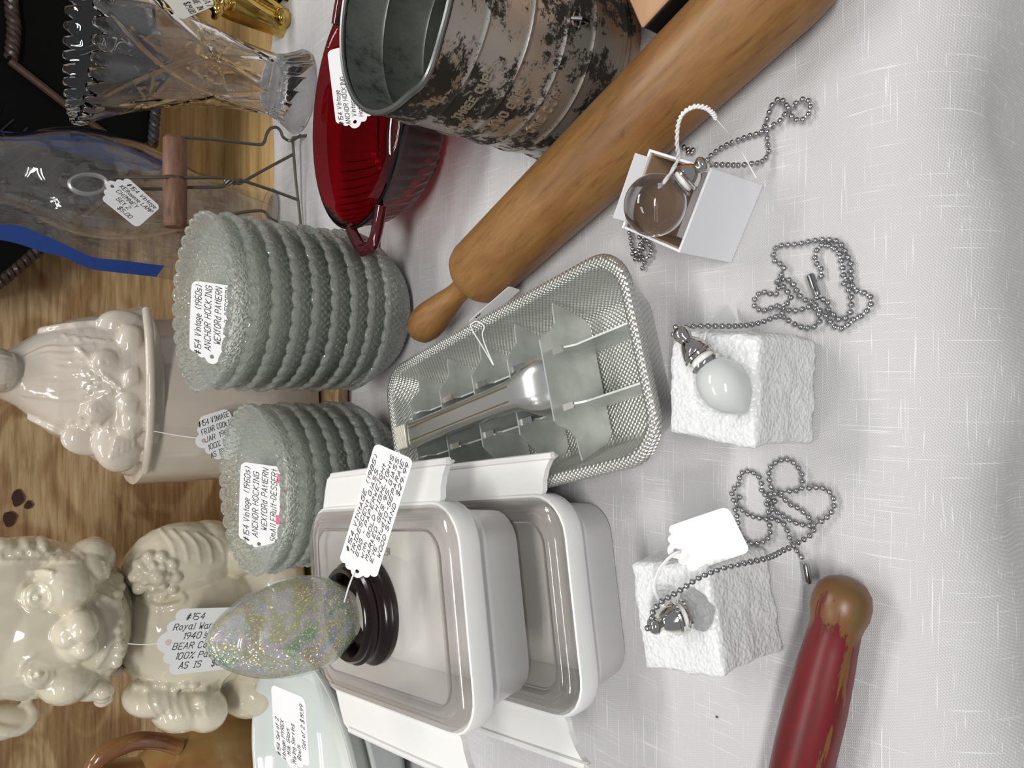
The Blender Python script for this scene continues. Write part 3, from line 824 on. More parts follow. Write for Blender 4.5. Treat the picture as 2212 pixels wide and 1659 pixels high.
# ------------------------------------------------------------------ red wooden handle, near edge
K1 = P(1822, 1302, .013); K2 = P(1738, 1640, .013)
d2_ = (K2 - K1).normalized()
def redmat():
    m, nt, p = newmat('worn_red_paint'); mp = coords(nt, (14, 110, 110)); n1 = N(nt, 'ShaderNodeTexNoise', i_Scale=1.0, i_Detail=7.0, i_Roughness=0.7); L(nt, mp, 0, n1, 'Vector')
    tc = N(nt, 'ShaderNodeTexCoord'); sx = N(nt, 'ShaderNodeSeparateXYZ'); L(nt, tc, 'Object', sx, 0)
    mr = N(nt, 'ShaderNodeMapRange'); L(nt, sx, 0, mr, 0); mr.inputs[1].default_value = 0.016; mr.inputs[2].default_value = 0.004; mr.inputs[3].default_value = 0.0; mr.inputs[4].default_value = 0.22
    ad = N(nt, 'ShaderNodeMath', operation='ADD'); L(nt, n1, 0, ad, 0); L(nt, mr, 0, ad, 1)
    r = ramp(nt, [(0.40, (0.10, 0.010, 0.010)), (0.50, (0.15, 0.004, 0.009)), (0.57, (0.10, 0.012, 0.010)), (0.61, (0.17, 0.07, 0.022)), (0.85, (0.13, 0.085, 0.03))]); L(nt, ad, 0, r, 0); L(nt, r, 0, p, 'Base Color')
    b = N(nt, 'ShaderNodeBump', i_Strength=0.2, i_Distance=0.0004); L(nt, n1, 0, b, 'Height'); L(nt, b, 0, p, 'Normal')
    p.inputs['Roughness'].default_value = 0.38; return m
t = thing('red_handled_pin', 'kitchen tool with a worn red painted wooden handle at the near edge of the table', 'kitchen tool', (K1.x, K1.y, .0150), math.atan2(d2_.y, d2_.x))
bm = nb(); lathe(bm, [(0, -.0125), (.0045, -.012), (.0090, -.0098), (.0118, -.006), (.0130, -.001), (.0130, .004), (.0118, .0085), (.0112, .012), (.0116, .020), (.0128, .035), (.0138, .055), (.0140, .075), (.0134, .10), (.0120, .125), (.0108, .14), (0, .141)], 48, MY90)
obj('handle', bm, redmat(), t)
bm = nb(); tube(bm, [(.082, .0155, -.004), (.12, .020, -.006), (.16, .022, -.006)], .0022, 8); tube(bm, [(.10, .024, -.012), (.16, .027, -.012)], .0015, 8)
obj('side_wire', bm, STEEL, t)
# ------------------------------------------------------------------ tin flour sifter / measure
SX, SY, SR, SH = 0.212, 0.342, 0.0605, 0.138
def tin():
    m, nt, p = newmat('worn_tin'); mp = coords(nt, (25, 25, 30)); n1 = N(nt, 'ShaderNodeTexNoise', i_Scale=1.0, i_Detail=12.0, i_Roughness=0.80, i_Distortion=0.15); L(nt, mp, 0, n1, 'Vector')
    mp2 = coords(nt, (9, 9, 12)); n2 = N(nt, 'ShaderNodeTexNoise', i_Scale=1.0, i_Detail=3.0); L(nt, mp2, 0, n2, 'Vector')
    base = ramp(nt, [(0.40, (0.50, 0.47, 0.43)), (0.52, (0.42, 0.36, 0.30)), (0.60, (0.42, 0.25, 0.14))]); L(nt, n2, 0, base, 0)
    msk = ramp(nt, [(0.495, (0, 0, 0)), (0.525, (1, 1, 1))]); L(nt, n1, 0, msk, 0)
    mx = N(nt, 'ShaderNodeMix', data_type='RGBA'); L(nt, msk, 0, mx, 'Factor'); L(nt, base, 0, mx, 'A'); mx.inputs['B'].default_value = (0.022, 0.018, 0.014, 1); L(nt, mx, 'Result', p, 'Base Color')
    me_ = N(nt, 'ShaderNodeMath', operation='MULTIPLY_ADD'); L(nt, msk, 0, me_, 0); me_.inputs[1].default_value = -0.6; me_.inputs[2].default_value = 0.75; L(nt, me_, 0, p, 'Metallic')
    ro = N(nt, 'ShaderNodeMath', operation='MULTIPLY_ADD'); L(nt, msk, 0, ro, 0); ro.inputs[1].default_value = 0.35; ro.inputs[2].default_value = 0.36; L(nt, ro, 0, p, 'Roughness')
    b = N(nt, 'ShaderNodeBump', i_Strength=0.3, i_Distance=0.0005); L(nt, n1, 0, b, 'Height'); L(nt, b, 0, p, 'Normal')
    return m
TIN = tin()
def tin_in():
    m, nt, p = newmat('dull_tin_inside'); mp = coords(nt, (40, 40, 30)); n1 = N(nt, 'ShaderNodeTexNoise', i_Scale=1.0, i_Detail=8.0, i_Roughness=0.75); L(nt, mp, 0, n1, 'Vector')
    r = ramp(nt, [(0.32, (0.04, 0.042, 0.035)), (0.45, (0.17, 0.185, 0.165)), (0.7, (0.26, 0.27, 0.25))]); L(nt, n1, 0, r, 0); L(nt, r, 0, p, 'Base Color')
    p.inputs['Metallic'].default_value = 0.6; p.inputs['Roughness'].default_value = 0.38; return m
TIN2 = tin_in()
t = thing('flour_sifter', 'old blackened tin flour sifter with embossed cup measures standing behind the rolling pin', 'sifter', (SX, SY, .0012))
SPA = math.radians(215)     # pouring lip faces the dishes
def lipf(r, z, a):
    k = math.exp(-((a - SPA) / 0.22) ** 2) * max(0.0, (z - SH + .022) / .022)
    return r + 0.009 * k, z + 0.003 * k
bm = nb(); prof = [(SR * .97, 0), (SR * .985, .004)]
bands = (.013, .040, .061, .086, .114)
z = .006
while z < SH - .003:
    b = sum(math.exp(-((z - q) / .0011) ** 2) for q in bands); prof.append((SR + .0011 * b - (.0006 if z < .03 else 0), z)); z += .0011
prof += [(SR, SH - .002)]
lathe(bm, prof, 128, fn=lipf); obj('outer_wall', bm, TIN, t)
bm = nb(); lathe(bm, [(SR - .0012, SH - .002), (SR - .0012, .112), (SR - .0022, .1105), (SR - .0012, .109), (SR - .0012, .0815), (SR - .0022, .080), (SR - .0012, .0785), (SR - .0015, .03), (SR - .004, .022), (0, .018)], 128, fn=lipf); obj('inner_wall', bm, TIN2, t)
bm = nb(); ring_ = []
for i in range(128):
    a = 2 * PI * i / 128; q, zz = lipf(SR - .0004, SH, a); ring_.append((q * cos(a), q * sin(a), zz))
tube(bm, ring_, .0017, 8, closed=True); obj('rolled_rim', bm, simple('grey_tin_rim', (0.20, 0.21, 0.20), 0.35, 0.8), t)
bm = nb(); lathe(bm, [(SR * .97, 0), (SR * 1.012, .001), (SR * 1.02, .004), (SR * 1.0, .008), (SR * .985, .006), (SR * .97, 0)], 96); obj('base_ring', bm, TIN, t)
def emb(a0, zb, txt, h, wd, r=SR, inv=False, slope=0.0):
    sg, tw = strokes(txt, h, slant=0.0, jit=0.03)
    b = nb()
    def mp_(x, y, hh):
        a = a0 + x / r if not inv else a0 - x / r
        rr = r + hh if not inv else r - hh
        return (rr * cos(a), rr * sin(a), zb + y + slope * x)
    ink(b, sg, wd, mp_, lift=0.0, th=.0009); bmesh.ops.recalc_face_normals(b, faces=b.faces); return b
EMB = simple('emboss_highlight_tin', (0.40, 0.34, 0.27), 0.3, 0.6)  # letters paler than the wall tin: embossing highlights painted into the colour
for a0, zb, txt, h in ((190, .1005, 'THREE CUPS', .0046), (193, .0755, 'TWO CUPS', .0052), (197, .0500, 'ONE CUP', .0054), (199, .1190, 'LS', .0070), (181, .0925, 'LERI', .0036)):
    o = obj('lettering', emb(math.radians(a0), zb, txt, h, .0010), EMB, t, smooth=False)
PALE = simple('bright_letter_edge', (0.62, 0.52, 0.36), 0.3, 0.7)
obj('lettering', emb(math.radians(168), .108, 'Bb', .0085, .0009, SR - .0016, True), PALE, t, smooth=False)
obj('lettering', emb(math.radians(128), .088, 'SERHS', .0040, .0007, SR - .0016, True), PALE, t, smooth=False)
# crank eye
bm = nb(); a = math.radians(262); c = V3((SR * cos(a), SR * sin(a), .056)); e1 = V3((-sin(a), cos(a), 0)); n_ = V3((cos(a), sin(a), 0))
tube(bm, [c + n_ * .001 + e1 * (.0045 * cos(k * PI / 6)) + V3((0, 0, .0032 * sin(k * PI / 6))) for k in range(12)], .0008, 6, closed=True)
tube(bm, [c + n_ * .001 + V3((0, 0, .004)), c + n_ * .005, c + n_ * .0045 - V3((0, 0, .006)), c + n_ * .001 - V3((0, 0, .0065))], .0012, 8)
obj('wire_eye', bm, STEEL, t)

# ------------------------------------------------------------------ ruby glass casserole
RCX, RCY, RZT = 0.224, 0.527, 0.064
RUBY = glassy('ruby_glass', (0.24, 0.002, 0.005), 0.0, 1.5)
t = thing('ruby_dish', 'deep red ribbed glass casserole dish with loop handles beside the sifter', 'glass dish', (RCX, RCY, .0012))
bm = nb(); ax, ay = 0.097, 0.080
prof = [(0, 0), (.48, 0), (.52, .002), (.60, .006), (.78, .020), (.88, .034), (.93, .046), (.975, .058), (1.0, .0625), (1.0, .0645), (.975, .0650), (.935, .0595), (.895, .047), (.845, .035), (.745, .022), (.57, .0095), (.48, .006), (0, .005)]
seg = 220; rings = []
for i, (r, z) in enumerate(prof):
    if r == 0: rings.append([bm.verts.new((0, 0, z))]); continue
    rr = []
    for k in range(seg):
        a = 2 * PI * k / seg; q = r
        if 3 <= i <= 6 : q += 0.015 * (1 if (k // 2) % 2 else -1) * (1 if i in (4, 5) else .5)
        rr.append(bm.verts.new((ax * q * cos(a), ay * q * sin(a), z)))
    rings.append(rr)
for a, b in zip(rings, rings[1:]):
    for k in range(seg):
        j = (k + 1) % seg
        if len(a) == 1: bm.faces.new((a[0], b[j], b[k]))
        elif len(b) == 1: bm.faces.new((a[k], a[j], b[0]))
        else: bm.faces.new((a[k], a[j], b[j], b[k]))
bmesh.ops.recalc_face_normals(bm, faces=bm.faces); obj('bowl', bm, RUBY, t, angle=70)
RUBYD = simple('ruby_glass_thick', (0.055, 0.002, 0.006), 0.07, coat=0.6)
for s, a0 in ((1, math.radians(190)), (1, math.radians(10))):
    c = V3((ax * cos(a0), ay * sin(a0), .0615)); n_ = V3((cos(a0), sin(a0), 0)); e1 = V3((-sin(a0), cos(a0), 0))
    bm = nb()
    tube(bm, smoothpath([c - e1 * .026 - n_ * .006, c - e1 * .019 + n_ * .006, c - e1 * .010 + n_ * .0175, c + n_ * .0200, c + e1 * .010 + n_ * .0175, c + e1 * .019 + n_ * .006, c + e1 * .026 - n_ * .006], 6), .0060, 10, flat=0.7)
    obj('handle', bm, RUBYD, t)
price_tag('white handwritten tag standing in the red glass dish', P(768, 270, .052), Q(745, 100, .565), P(715, 262, .066), 0.033, [(0.04, '#154 Vintage'), (0.02, 'ANCHOR HOCKING'), (0.10, 'Vintage'), (0.08, 'Hot SERvING'), (0.10, 'Small')], pen=0.0005, seed=6)

# ------------------------------------------------------------------ cut crystal vase
t_v = None
VX, VY, VH = 0.318, 0.742, 0.205
def vase():
    bm = nb(); seg = 252; teeth = 36
    out = [(0, 0), (.040, 0), (.0435, .0015), (.0440, .005), (.0400, .012), (.0345, .022), (.0315, .032)]
    n0 = len(out)
    for k in range(1, 100):
        s = k / 99; out.append((.0315 + .0025 * s + .047 * s ** 2.1, .032 + (VH - .032) * s))
    inn = []
    for k in range(0, 26):
        s = 1 - k / 25; inn.append((.0315 + .0025 * s + .047 * s ** 2.1 - .0042, .036 + (VH - .036) * s))
    inn += [(.015, .031), (0, .030)]
    full = out + inn; rings = []
    for i, (r, z) in enumerate(full):
        if r == 0: rings.append([bm.verts.new((0, 0, z))]); continue
        rr = []
        for k in range(seg):
            a = 2 * PI * k / seg; q = r; zz = z
            if 3 <= i < n0: q -= .0022 * abs(sin(8 * a)) ** 0.5
            if n0 <= i < len(out) - 3:
                s = (z - .032) / (VH - .032)
                for f, ph, nn in ((5.0, 0.0, 3), (-5.0, 0.6, 3)):
                    w_ = sin((nn * a + f * s + ph)); g = max(0.0, 1 - abs(w_) / 0.22); q -= .0014 * g
                for ca, cz, j_odd in [(j * PI / 3 + .3, .40 + .33 * (j % 2), True) for j in range(6)]:
                    da = (a - ca + PI) % (2 * PI) - PI; du = da * r * 18; dv = (s - cz) * 5.2; rd = math.hypot(du, dv)
                    if rd < 1 and j_odd: g = max(0.0, 1 - abs(sin(4 * math.atan2(dv, du))) / 0.45) * (1 - rd); q -= .0014 * g
            if z > VH - .004:
                ph = (k * teeth / seg) % 1.0; zz = z + .0075 * (1 - abs(ph * 2 - 1)) ** 1.0 if ph else z
                zz = z - .002 + .0080 * min(1.0, 1.6 * (1 - abs(ph * 2 - 1)))
            rr.append(bm.verts.new((q * cos(a), q * sin(a), zz)))
        rings.append(rr)
    for a, b in zip(rings, rings[1:]):
        for k in range(seg):
            j = (k + 1) % seg
            if len(a) == 1: bm.faces.new((a[0], b[j], b[k]))
            elif len(b) == 1: bm.faces.new((a[k], a[j], b[0]))
            else: bm.faces.new((a[k], a[j], b[j], b[k]))
    bmesh.ops.recalc_face_normals(bm, faces=bm.faces); return bm
o = obj('crystal_vase', vase(), glassy('lead_crystal', (0.985, 0.985, 0.99), 0.0, 1.52), angle=25)
o.location = (VX, VY, .0185); tag(o, 'tall flared cut crystal vase with a sawtooth rim standing behind the red dish', 'vase')
price_tag('aged white tag hanging at the far side of the crystal vase', Q(372, -58, .68), Q(428, 28, .68), Q(410, -80, .68), 0.040, [(0.25, 'CRYStAl'), (0.3, 'VASE-MAdE IN'), (0.25, 'GERmANy  $29.00')], pen=0.0005, paper=PARCHMENT, seed=8)

# ------------------------------------------------------------------ brass figurine
def blob_obj(name, build, vox, mat, parent=None, smooth_it=2):
    b = nb(); build(b); return obj(name, remesh(b, vox, smooth_it), mat, parent, angle=180)
def E(b, px, py, y, rv, ru, ry, rot=None, sub=3):
    """lump centred where picture point (px, py) meets the plane y; rv, ru half sizes in picture pixels (world up, across)"""
    c = Q(px, py, y); dep = (c - V3((0, 0, H))).dot(fw); k = dep / F
    ell(b, c, (ru * k, ry, rv * k), rot, sub); return c
def T(b, pts, r, seg=8):
    tube(b, smoothpath([Q(*p) for p in pts], 5), r, seg)
def brass(b):
    y = .80
    T(b, [(470, -60, y), (490, -10, y), (540, 20, y - .005), (600, 50, y - .01), (650, 80, y - .01), (690, 108, y - .01)], lambda s: .024 * (1 - s) ** .7 + .002, 12)
    T(b, [(500, -20, y - .018), (560, 20, y - .022), (640, 62, y - .020), (694, 108, y - .010)], lambda s: .007 * (1 - s) + .001)
    T(b, [(520, -30, y - .02), (590, 10, y - .024), (650, 48, y - .022), (694, 106, y - .012)], lambda s: .006 * (1 - s) + .001)
    T(b, [(560, -40, y - .02), (630, 0, y - .022), (665, 40, y - .02), (694, 104, y - .012)], lambda s: .006 * (1 - s) + .001)
    for (px, py, r) in ((455, 5, 13), (470, 22, 12), (452, -10, 12), (480, 8, 14), (466, 32, 8), (490, -8, 14), (500, 12, 9)): E(b, px, py, y - .02, r, r, .010)
    E(b, 612, 38, y - .03, 17, 19, .008); E(b, 608, 40, y - .036, 9, 9, .006); E(b, 640, -10, y, 50, 40, .03); E(b, 690, -20, y, 26, 34, .03)
    T(b, [(640, 0, y), (690, 20, y), (720, 10, y), (710, -30, y)], .008)
    for v in b.verts: v.co.z = max(v.co.z, .0150)
BRASS = simple('polished_brass', (0.62, 0.43, 0.12), 0.12, 1.0)
o = blob_obj('brass_figurine', brass, .0011, BRASS); tag(o, 'shiny brass bird figurine with ribbed tail at the right end of the board', 'figurine')

# ------------------------------------------------------------------ wire jar lifter with wooden grip
yw = .730
t = thing('wire_jar_rack', 'dark bent wire jar rack with a turned wooden grip in front of the plastic bag', 'wire rack', Q(640, 390, yw))
Rw = .0016
bm = nb()
T(bm, [(384, 296, yw), (400, 297, yw), (480, 303, yw), (555, 312, yw), (570, 308, yw), (576, 290, yw), (584, 278, yw), (597, 275, yw), (606, 283, yw), (611, 295, yw), (622, 303, yw), (634, 302, yw), (660, 286, yw + .02), (700, 270, yw + .03), (735, 262, yw + .03)], Rw)
obj('side_wire', bm, WIRE, t, world=True)
bm = nb(); T(bm, [(405, 489, yw), (425, 488, yw), (480, 470, yw - .004), (505, 462, yw), (555, 455, yw), (572, 458, yw), (582, 470, yw), (600, 480, yw)], Rw)
obj('side_wire', bm, WIRE, t, world=True)
bm = nb(); T(bm, [(245, 383, yw + .006), (350, 383, yw - .006), (400, 384, yw - .007), (475, 384, yw), (486, 391, yw), (494, 398, yw), (506, 389, yw - .003), (516, 397, yw), (530, 390, yw), (580, 362, yw), (634, 333, yw)], Rw)
obj('centre_wire', bm, WIRE, t, world=True)
bm = nb(); T(bm, [(270, 407, yw + .01), (355, 408, yw + .008), (400, 405, yw + .006), (475, 404, yw), (486, 397, yw), (497, 389, yw - .003), (506, 397, yw), (517, 389, yw - .003), (530, 392, yw), (590, 412, yw), (644, 432, yw)], Rw)
obj('centre_wire', bm, WIRE, t, world=True)
bm = nb(); T(bm, [(632, 298, yw), (635, 340, yw), (640, 400, yw), (648, 470, yw), (652, 520, yw)], Rw)
T(bm, [(632, 298, yw), (690, 290, .72), (745, 300, .66)], Rw)
obj('rim_wire', bm, WIRE, t, world=True)
bm = nb(); c0 = Q(378, 297, yw); c1 = Q(378, 491, yw); tube(bm, [c0, c0 + (c1 - c0) * .03, c0 + (c1 - c0) * .45, c0 + (c1 - c0) * .455, c0 + (c1 - c0) * .475, c0 + (c1 - c0) * .48, c0 + (c1 - c0) * .97, c1], lambda s: .0108, 24)
for v in bm.verts:
    f = (v.co - c0).dot((c1 - c0).normalized()) / (c1 - c0).length
    if f < .001 or f > .999 or .454 < f < .476:
        ctr = c0 + (c1 - c0) * f; v.co = ctr + (v.co - ctr) * .86
obj('wooden_grip', bm, DOWEL, t, world=True, angle=30)

# ------------------------------------------------------------------ lamp chimney in a plastic bag
CHX, CHY = .203, .825
gl = glassy('chimney_glass', (0.985, 0.99, 0.99), 0.0, 1.45)
bm = nb(); P_ = [(.028, .002), (.0285, .05), (.030, .085), (.040, .11), (.0505, .145), (.054, .175), (.0525, .20), (.046, .225), (.0375, .245), (.034, .258), (.0352, .264), (.0335, .270), (.0352, .276), (.0335, .282), (.0352, .288), (.0335, .294), (.0335, .31), (.0335, .38)]
PP = smoothpath([V3((a, 0, b)) for a, b in P_], 4)
pr = [(p.x, p.z) for p in PP]; lathe(bm, pr + [(r - .0026, z) for r, z in pr[::-1]] + [pr[0]], 64)
o = obj('lamp_chimney', bm, gl); o.location = (CHX, CHY, .019); tag(o, 'clear glass oil lamp chimney inside the plastic bag', 'lamp chimney')
for k in range(1): pass
BAGM = film('bag_film', (0.93, 0.92, 0.90), 0.07, 0.09, haze=0.03, bump=((60, 60, 22), 1.0), fres=1.38)
lr = [(-80, 490, 286), (0, 490, 286), (80, 505, 287), (150, 538, 288), (230, 556, 292), (300, 578, 318), (350, 592, 342), (430, 604, 366), (500, 612, 392), (560, 612, 415), (610, 606, 440), (632, 590, 470)]
t = thing('plastic_bag', 'crumpled clear plastic bag sealed with blue tape around the lamp chimney', 'plastic bag', (CHX, CHY, .019))
rows = []
for i, (px, ya, yb) in enumerate(lr):
    k = min(1.0, i / 8); row = []
    n = 40
    for side in (0, 1):
        for j in range(n):
            u = j / n
            if side: u = 1 - u
            base = Q(px, ya + (yb - ya) * u, .775)
            th_ = .062 * sin(PI * u) ** .6 * (1 - .75 * max(0, (i - 7) / 4))
            cr = .0022 * noise.noise(base * 60) + .0014 * noise.noise(base * 150)
            row.append(V3((base.x + cr, .800 + (-.030 + cr - .5 * th_ + .03 if not side else .5 * th_ + cr), max(base.z, .0195))))
    rows.append(row)
bm = nb(); rs = []
cols = list(zip(*rows)); fine = [smoothpath(c, 5) for c in cols]
for i in range(len(fine[0])):
    rs.append([fine[j][i] + V3((0, .0045 * noise.noise(fine[j][i] * 55) + .0025 * noise.noise(fine[j][i] * 140), 0)) for j in range(len(fine))])
loft(bm, rs, cap0=False, cap1=True); bmesh.ops.recalc_face_normals(bm, faces=bm.faces)
obj('film', bm, BAGM, t, world=True)
TAPE = simple('blue_tape', (0.012, 0.05, 0.24), 0.5)
def strip(pts, y, yaw=0.0):
    bm = nb(); a = smoothpath([Q(p[0], p[1], y) for p in pts], 5); b = smoothpath([Q(p[2], p[3], y) for p in pts], 5)
    rows = []
    for p, q in zip(a, b): rows.append([p, q, q + V3((0, .0008, 0)), p + V3((0, .0008, 0))])
    loft(bm, rows); bmesh.ops.recalc_face_normals(bm, faces=bm.faces); return bm
obj('tape_strip', strip([(-60, 484, -60, 512), (0, 485, 0, 518), (40, 487, 45, 528), (90, 505, 95, 545), (145, 530, 140, 556), (200, 555, 195, 580), (260, 562, 250, 588), (355, 574, 338, 598)], .768), TAPE, t, world=True)
obj('tape_strip', strip([(-60, 280, -60, 292), (0, 283, 0, 300), (90, 290, 90, 318), (150, 285, 160, 330), (230, 302, 235, 350), (300, 325, 300, 368), (352, 338, 352, 366)], .835), TAPE, t, world=True)
# key ring with tag
pt_ = thing('key_ring', 'small silver ring hanging on the wire rack holding a price tag', 'ring', Q(190, 398, .715))
bm = nb(); tube(bm, [Q(191 + 40 * cos(k * PI / 12), 398 + 21 * sin(k * PI / 12) , .715) for k in range(24)], .0021, 8, closed=True)
obj('band', bm, simple('matt_silver', (0.42, 0.42, 0.42), 0.3, 0.8), pt_, world=True)
price_tag('white handwritten tag hanging from the silver ring', Q(237, 398, .712), Q(322, 470, .705), Q(300, 404, .711), 0.031, [(0.22, '#154 Vintage'), (0.16, 'KERosene LAMP'), (0.18, 'CHIMNEY'), (0.3, 'SEt 2'), (0.45, '$5.00')], pen=0.0005, seed=12,
          string=[Q(240, 399, .7115), Q(232, 395, .712), Q(226, 391, .714)])

# ------------------------------------------------------------------ woven black basket hanging at the right
t = thing('wicker_basket', 'black woven box basket with braided brown rim hanging above the crystal vase', 'basket', Q(200, 100, .96))
BLK = simple('black_weave', (0.003, 0.003, 0.003), 0.8, spec=0.12)
def prism_y(poly, y0, y1):
    bm = nb(); loft(bm, [[Q(px, py, y0) for px, py in poly], [Q(px, py, y0) + V3((0, y1 - y0, 0)) for px, py in poly]]); bmesh.ops.recalc_face_normals(bm, faces=bm.faces); return bm
obj('box_body', prism_y([(-420, -220), (340, -220), (343, 0), (340, 240), (335, 300), (40, 590), (-20, 640), (-420, 700)], .935, .996), BLK, t, world=True, smooth=False)
BRN = simple('brown_rattan', (0.055, 0.022, 0.012), 0.5, bump=(300, .4)); BR2 = simple('dark_braid', (0.05, 0.03, 0.025), 0.35)
bm = nb(); tube(bm, [Q(22, 132, .93), Q(150, 232, .93), Q(285, 330, .93)], .0042, 8); obj('corner_post', bm, BRN, t, world=True)
def braid(pts, y, r, mat, nm, pitch=.014):
    bm = nb(); c = smoothpath([Q(px, py, y) for px, py in pts], 30)
    d = 0; ln = [0]
    for a, b in zip(c, c[1:]): d += (b - a).length; ln.append(d)
    for ph in (0, PI * 2 / 3, PI * 4 / 3):
        pp = []
        for p, s in zip(c, ln):
            a = s / pitch * 2 * PI / 1.5 + ph; pp.append(p + V3((0, 0, 1)) * (r * .8 * sin(a)) + V3((0, 1, 0)) * (r * .8 * cos(a)))
        tube(bm, pp, r * .8, 6)
    obj(nm, bm, mat, t, world=True)
braid([(20, -200), (24, 0), (30, 60), (24, 128)], .932, .0045, BR2, 'braided_rim')
braid([(334, -200), (338, 100), (336, 230), (330, 310)], .930, .0040, simple('dark_braid_grey', (0.06, 0.06, 0.065), 0.3), 'braided_rim')
braid([(330, 310), (200, 430), (60, 560), (-20, 625)], .930, .0046, BR2, 'braided_rim')
bm = nb()
for k in range(14):
    x0 = -120 + k * 30; tube(bm, [Q(x0, 128 + k * 18 + 40, .9335), Q(x0 - 80, 178 + k * 18 + 60, .9335)], .0009, 5)
obj('weave_ribs', bm, simple('weave_shine', (0.03, 0.03, 0.035), 0.35), t, world=True)

# ------------------------------------------------------------------ brown stoneware jug, lower left
jm, nt, p = newmat('brown_glaze'); mp = coords(nt, (14, 14, 9)); n1 = N(nt, 'ShaderNodeTexNoise', i_Scale=1.0, i_Detail=4.0); L(nt, mp, 0, n1, 'Vector')
r_ = ramp(nt, [(0.35, (0.16, 0.055, 0.018)), (0.5, (0.30, 0.15, 0.05)), (0.65, (0.34, 0.23, 0.09))]); L(nt, n1, 0, r_, 0); L(nt, r_, 0, p, 'Base Color'); p.inputs['Roughness'].default_value = 0.22; p.inputs['Coat Weight'].default_value = .5
t = thing('stoneware_jug', 'brown glazed stoneware jug at the left end of the board beside the bear', 'jug', (-.437, .80, .0148))
bm = nb(); lathe(bm, [(0, 0), (.050, 0), (.062, .01), (.074, .04), (.078, .08), (.072, .115), (.058, .138), (.052, .148), (.054, .158), (.058, .170), (.062, .186), (.060, .190), (.056, .186), (.048, .150), (.055, .13), (.070, .08), (.05, .01), (0, .008)], 64); obj('body', bm, jm, t)
bm = nb(); tube(bm, smoothpath([(.050, -.02, .176), (.066, -.030, .196), (.084, -.036, .192), (.090, -.036, .165), (.080, -.030, .140), (.066, -.024, .120)], 6), .0085, 12); obj('handle', bm, jm, t)

# ------------------------------------------------------------------ cream cookie jars
CREAM = simple('cream_glaze', (0.66, 0.60, 0.47), 0.12, coat=0.6, sss=0.08)
CREAM2 = simple('rosy_cream_glaze', (0.60, 0.53, 0.45), 0.13, coat=0.6, sss=0.08)
FY = .775
t = thing('friar_cookie_jar', 'cream ceramic cookie jar shaped as a robed bearded figure, between the glass stacks', 'cookie jar', (-.0165, FY, .0148))
bm = nb()
def rib(r, z, a): return r * (1 + .012 * max(0, sin(7 * a + .6)) ** 3), z
lathe(bm, [(0, 0), (.072, 0), (.079, .004), (.082, .02), (.0835, .07), (.0830, .12), (.0815, .1640), (.070, .166), (.076, .02), (0, .008)], 96, fn=rib); obj('body', bm, CREAM2, t)
from mathutils.bvhtree import BVHTree
class Relief:
    """lays small raised details onto the front of a lumpy core"""
    def __init__(self, b): self.b = b; b.verts.ensure_lookup_table(); self.t = BVHTree.FromBMesh(b)
    def at(self, px, py, up_=0.0, y=None):
        d = ray(px, py); h = self.t.ray_cast(V3((0, 0, H)), d.normalized())
        if h[0] is None: return Q(px, py, y or 0.75)
        return h[0] - d.normalized() * up_
    def line(self, pts, r, up_=0.0):
        P_ = smoothpath([V3((p[0], p[1], 0)) for p in pts], 5)
        tube(self.new, [self.at(p.x, p.y, up_) for p in P_], r, 8)
    def lump(self, px, py, rv, ru, th, up_=0.0):
        c = self.at(px, py, up_); k = (c - V3((0, 0, H))).dot(fw) / F; ell(self.new, c, (ru * k, th, rv * k))
    new = None
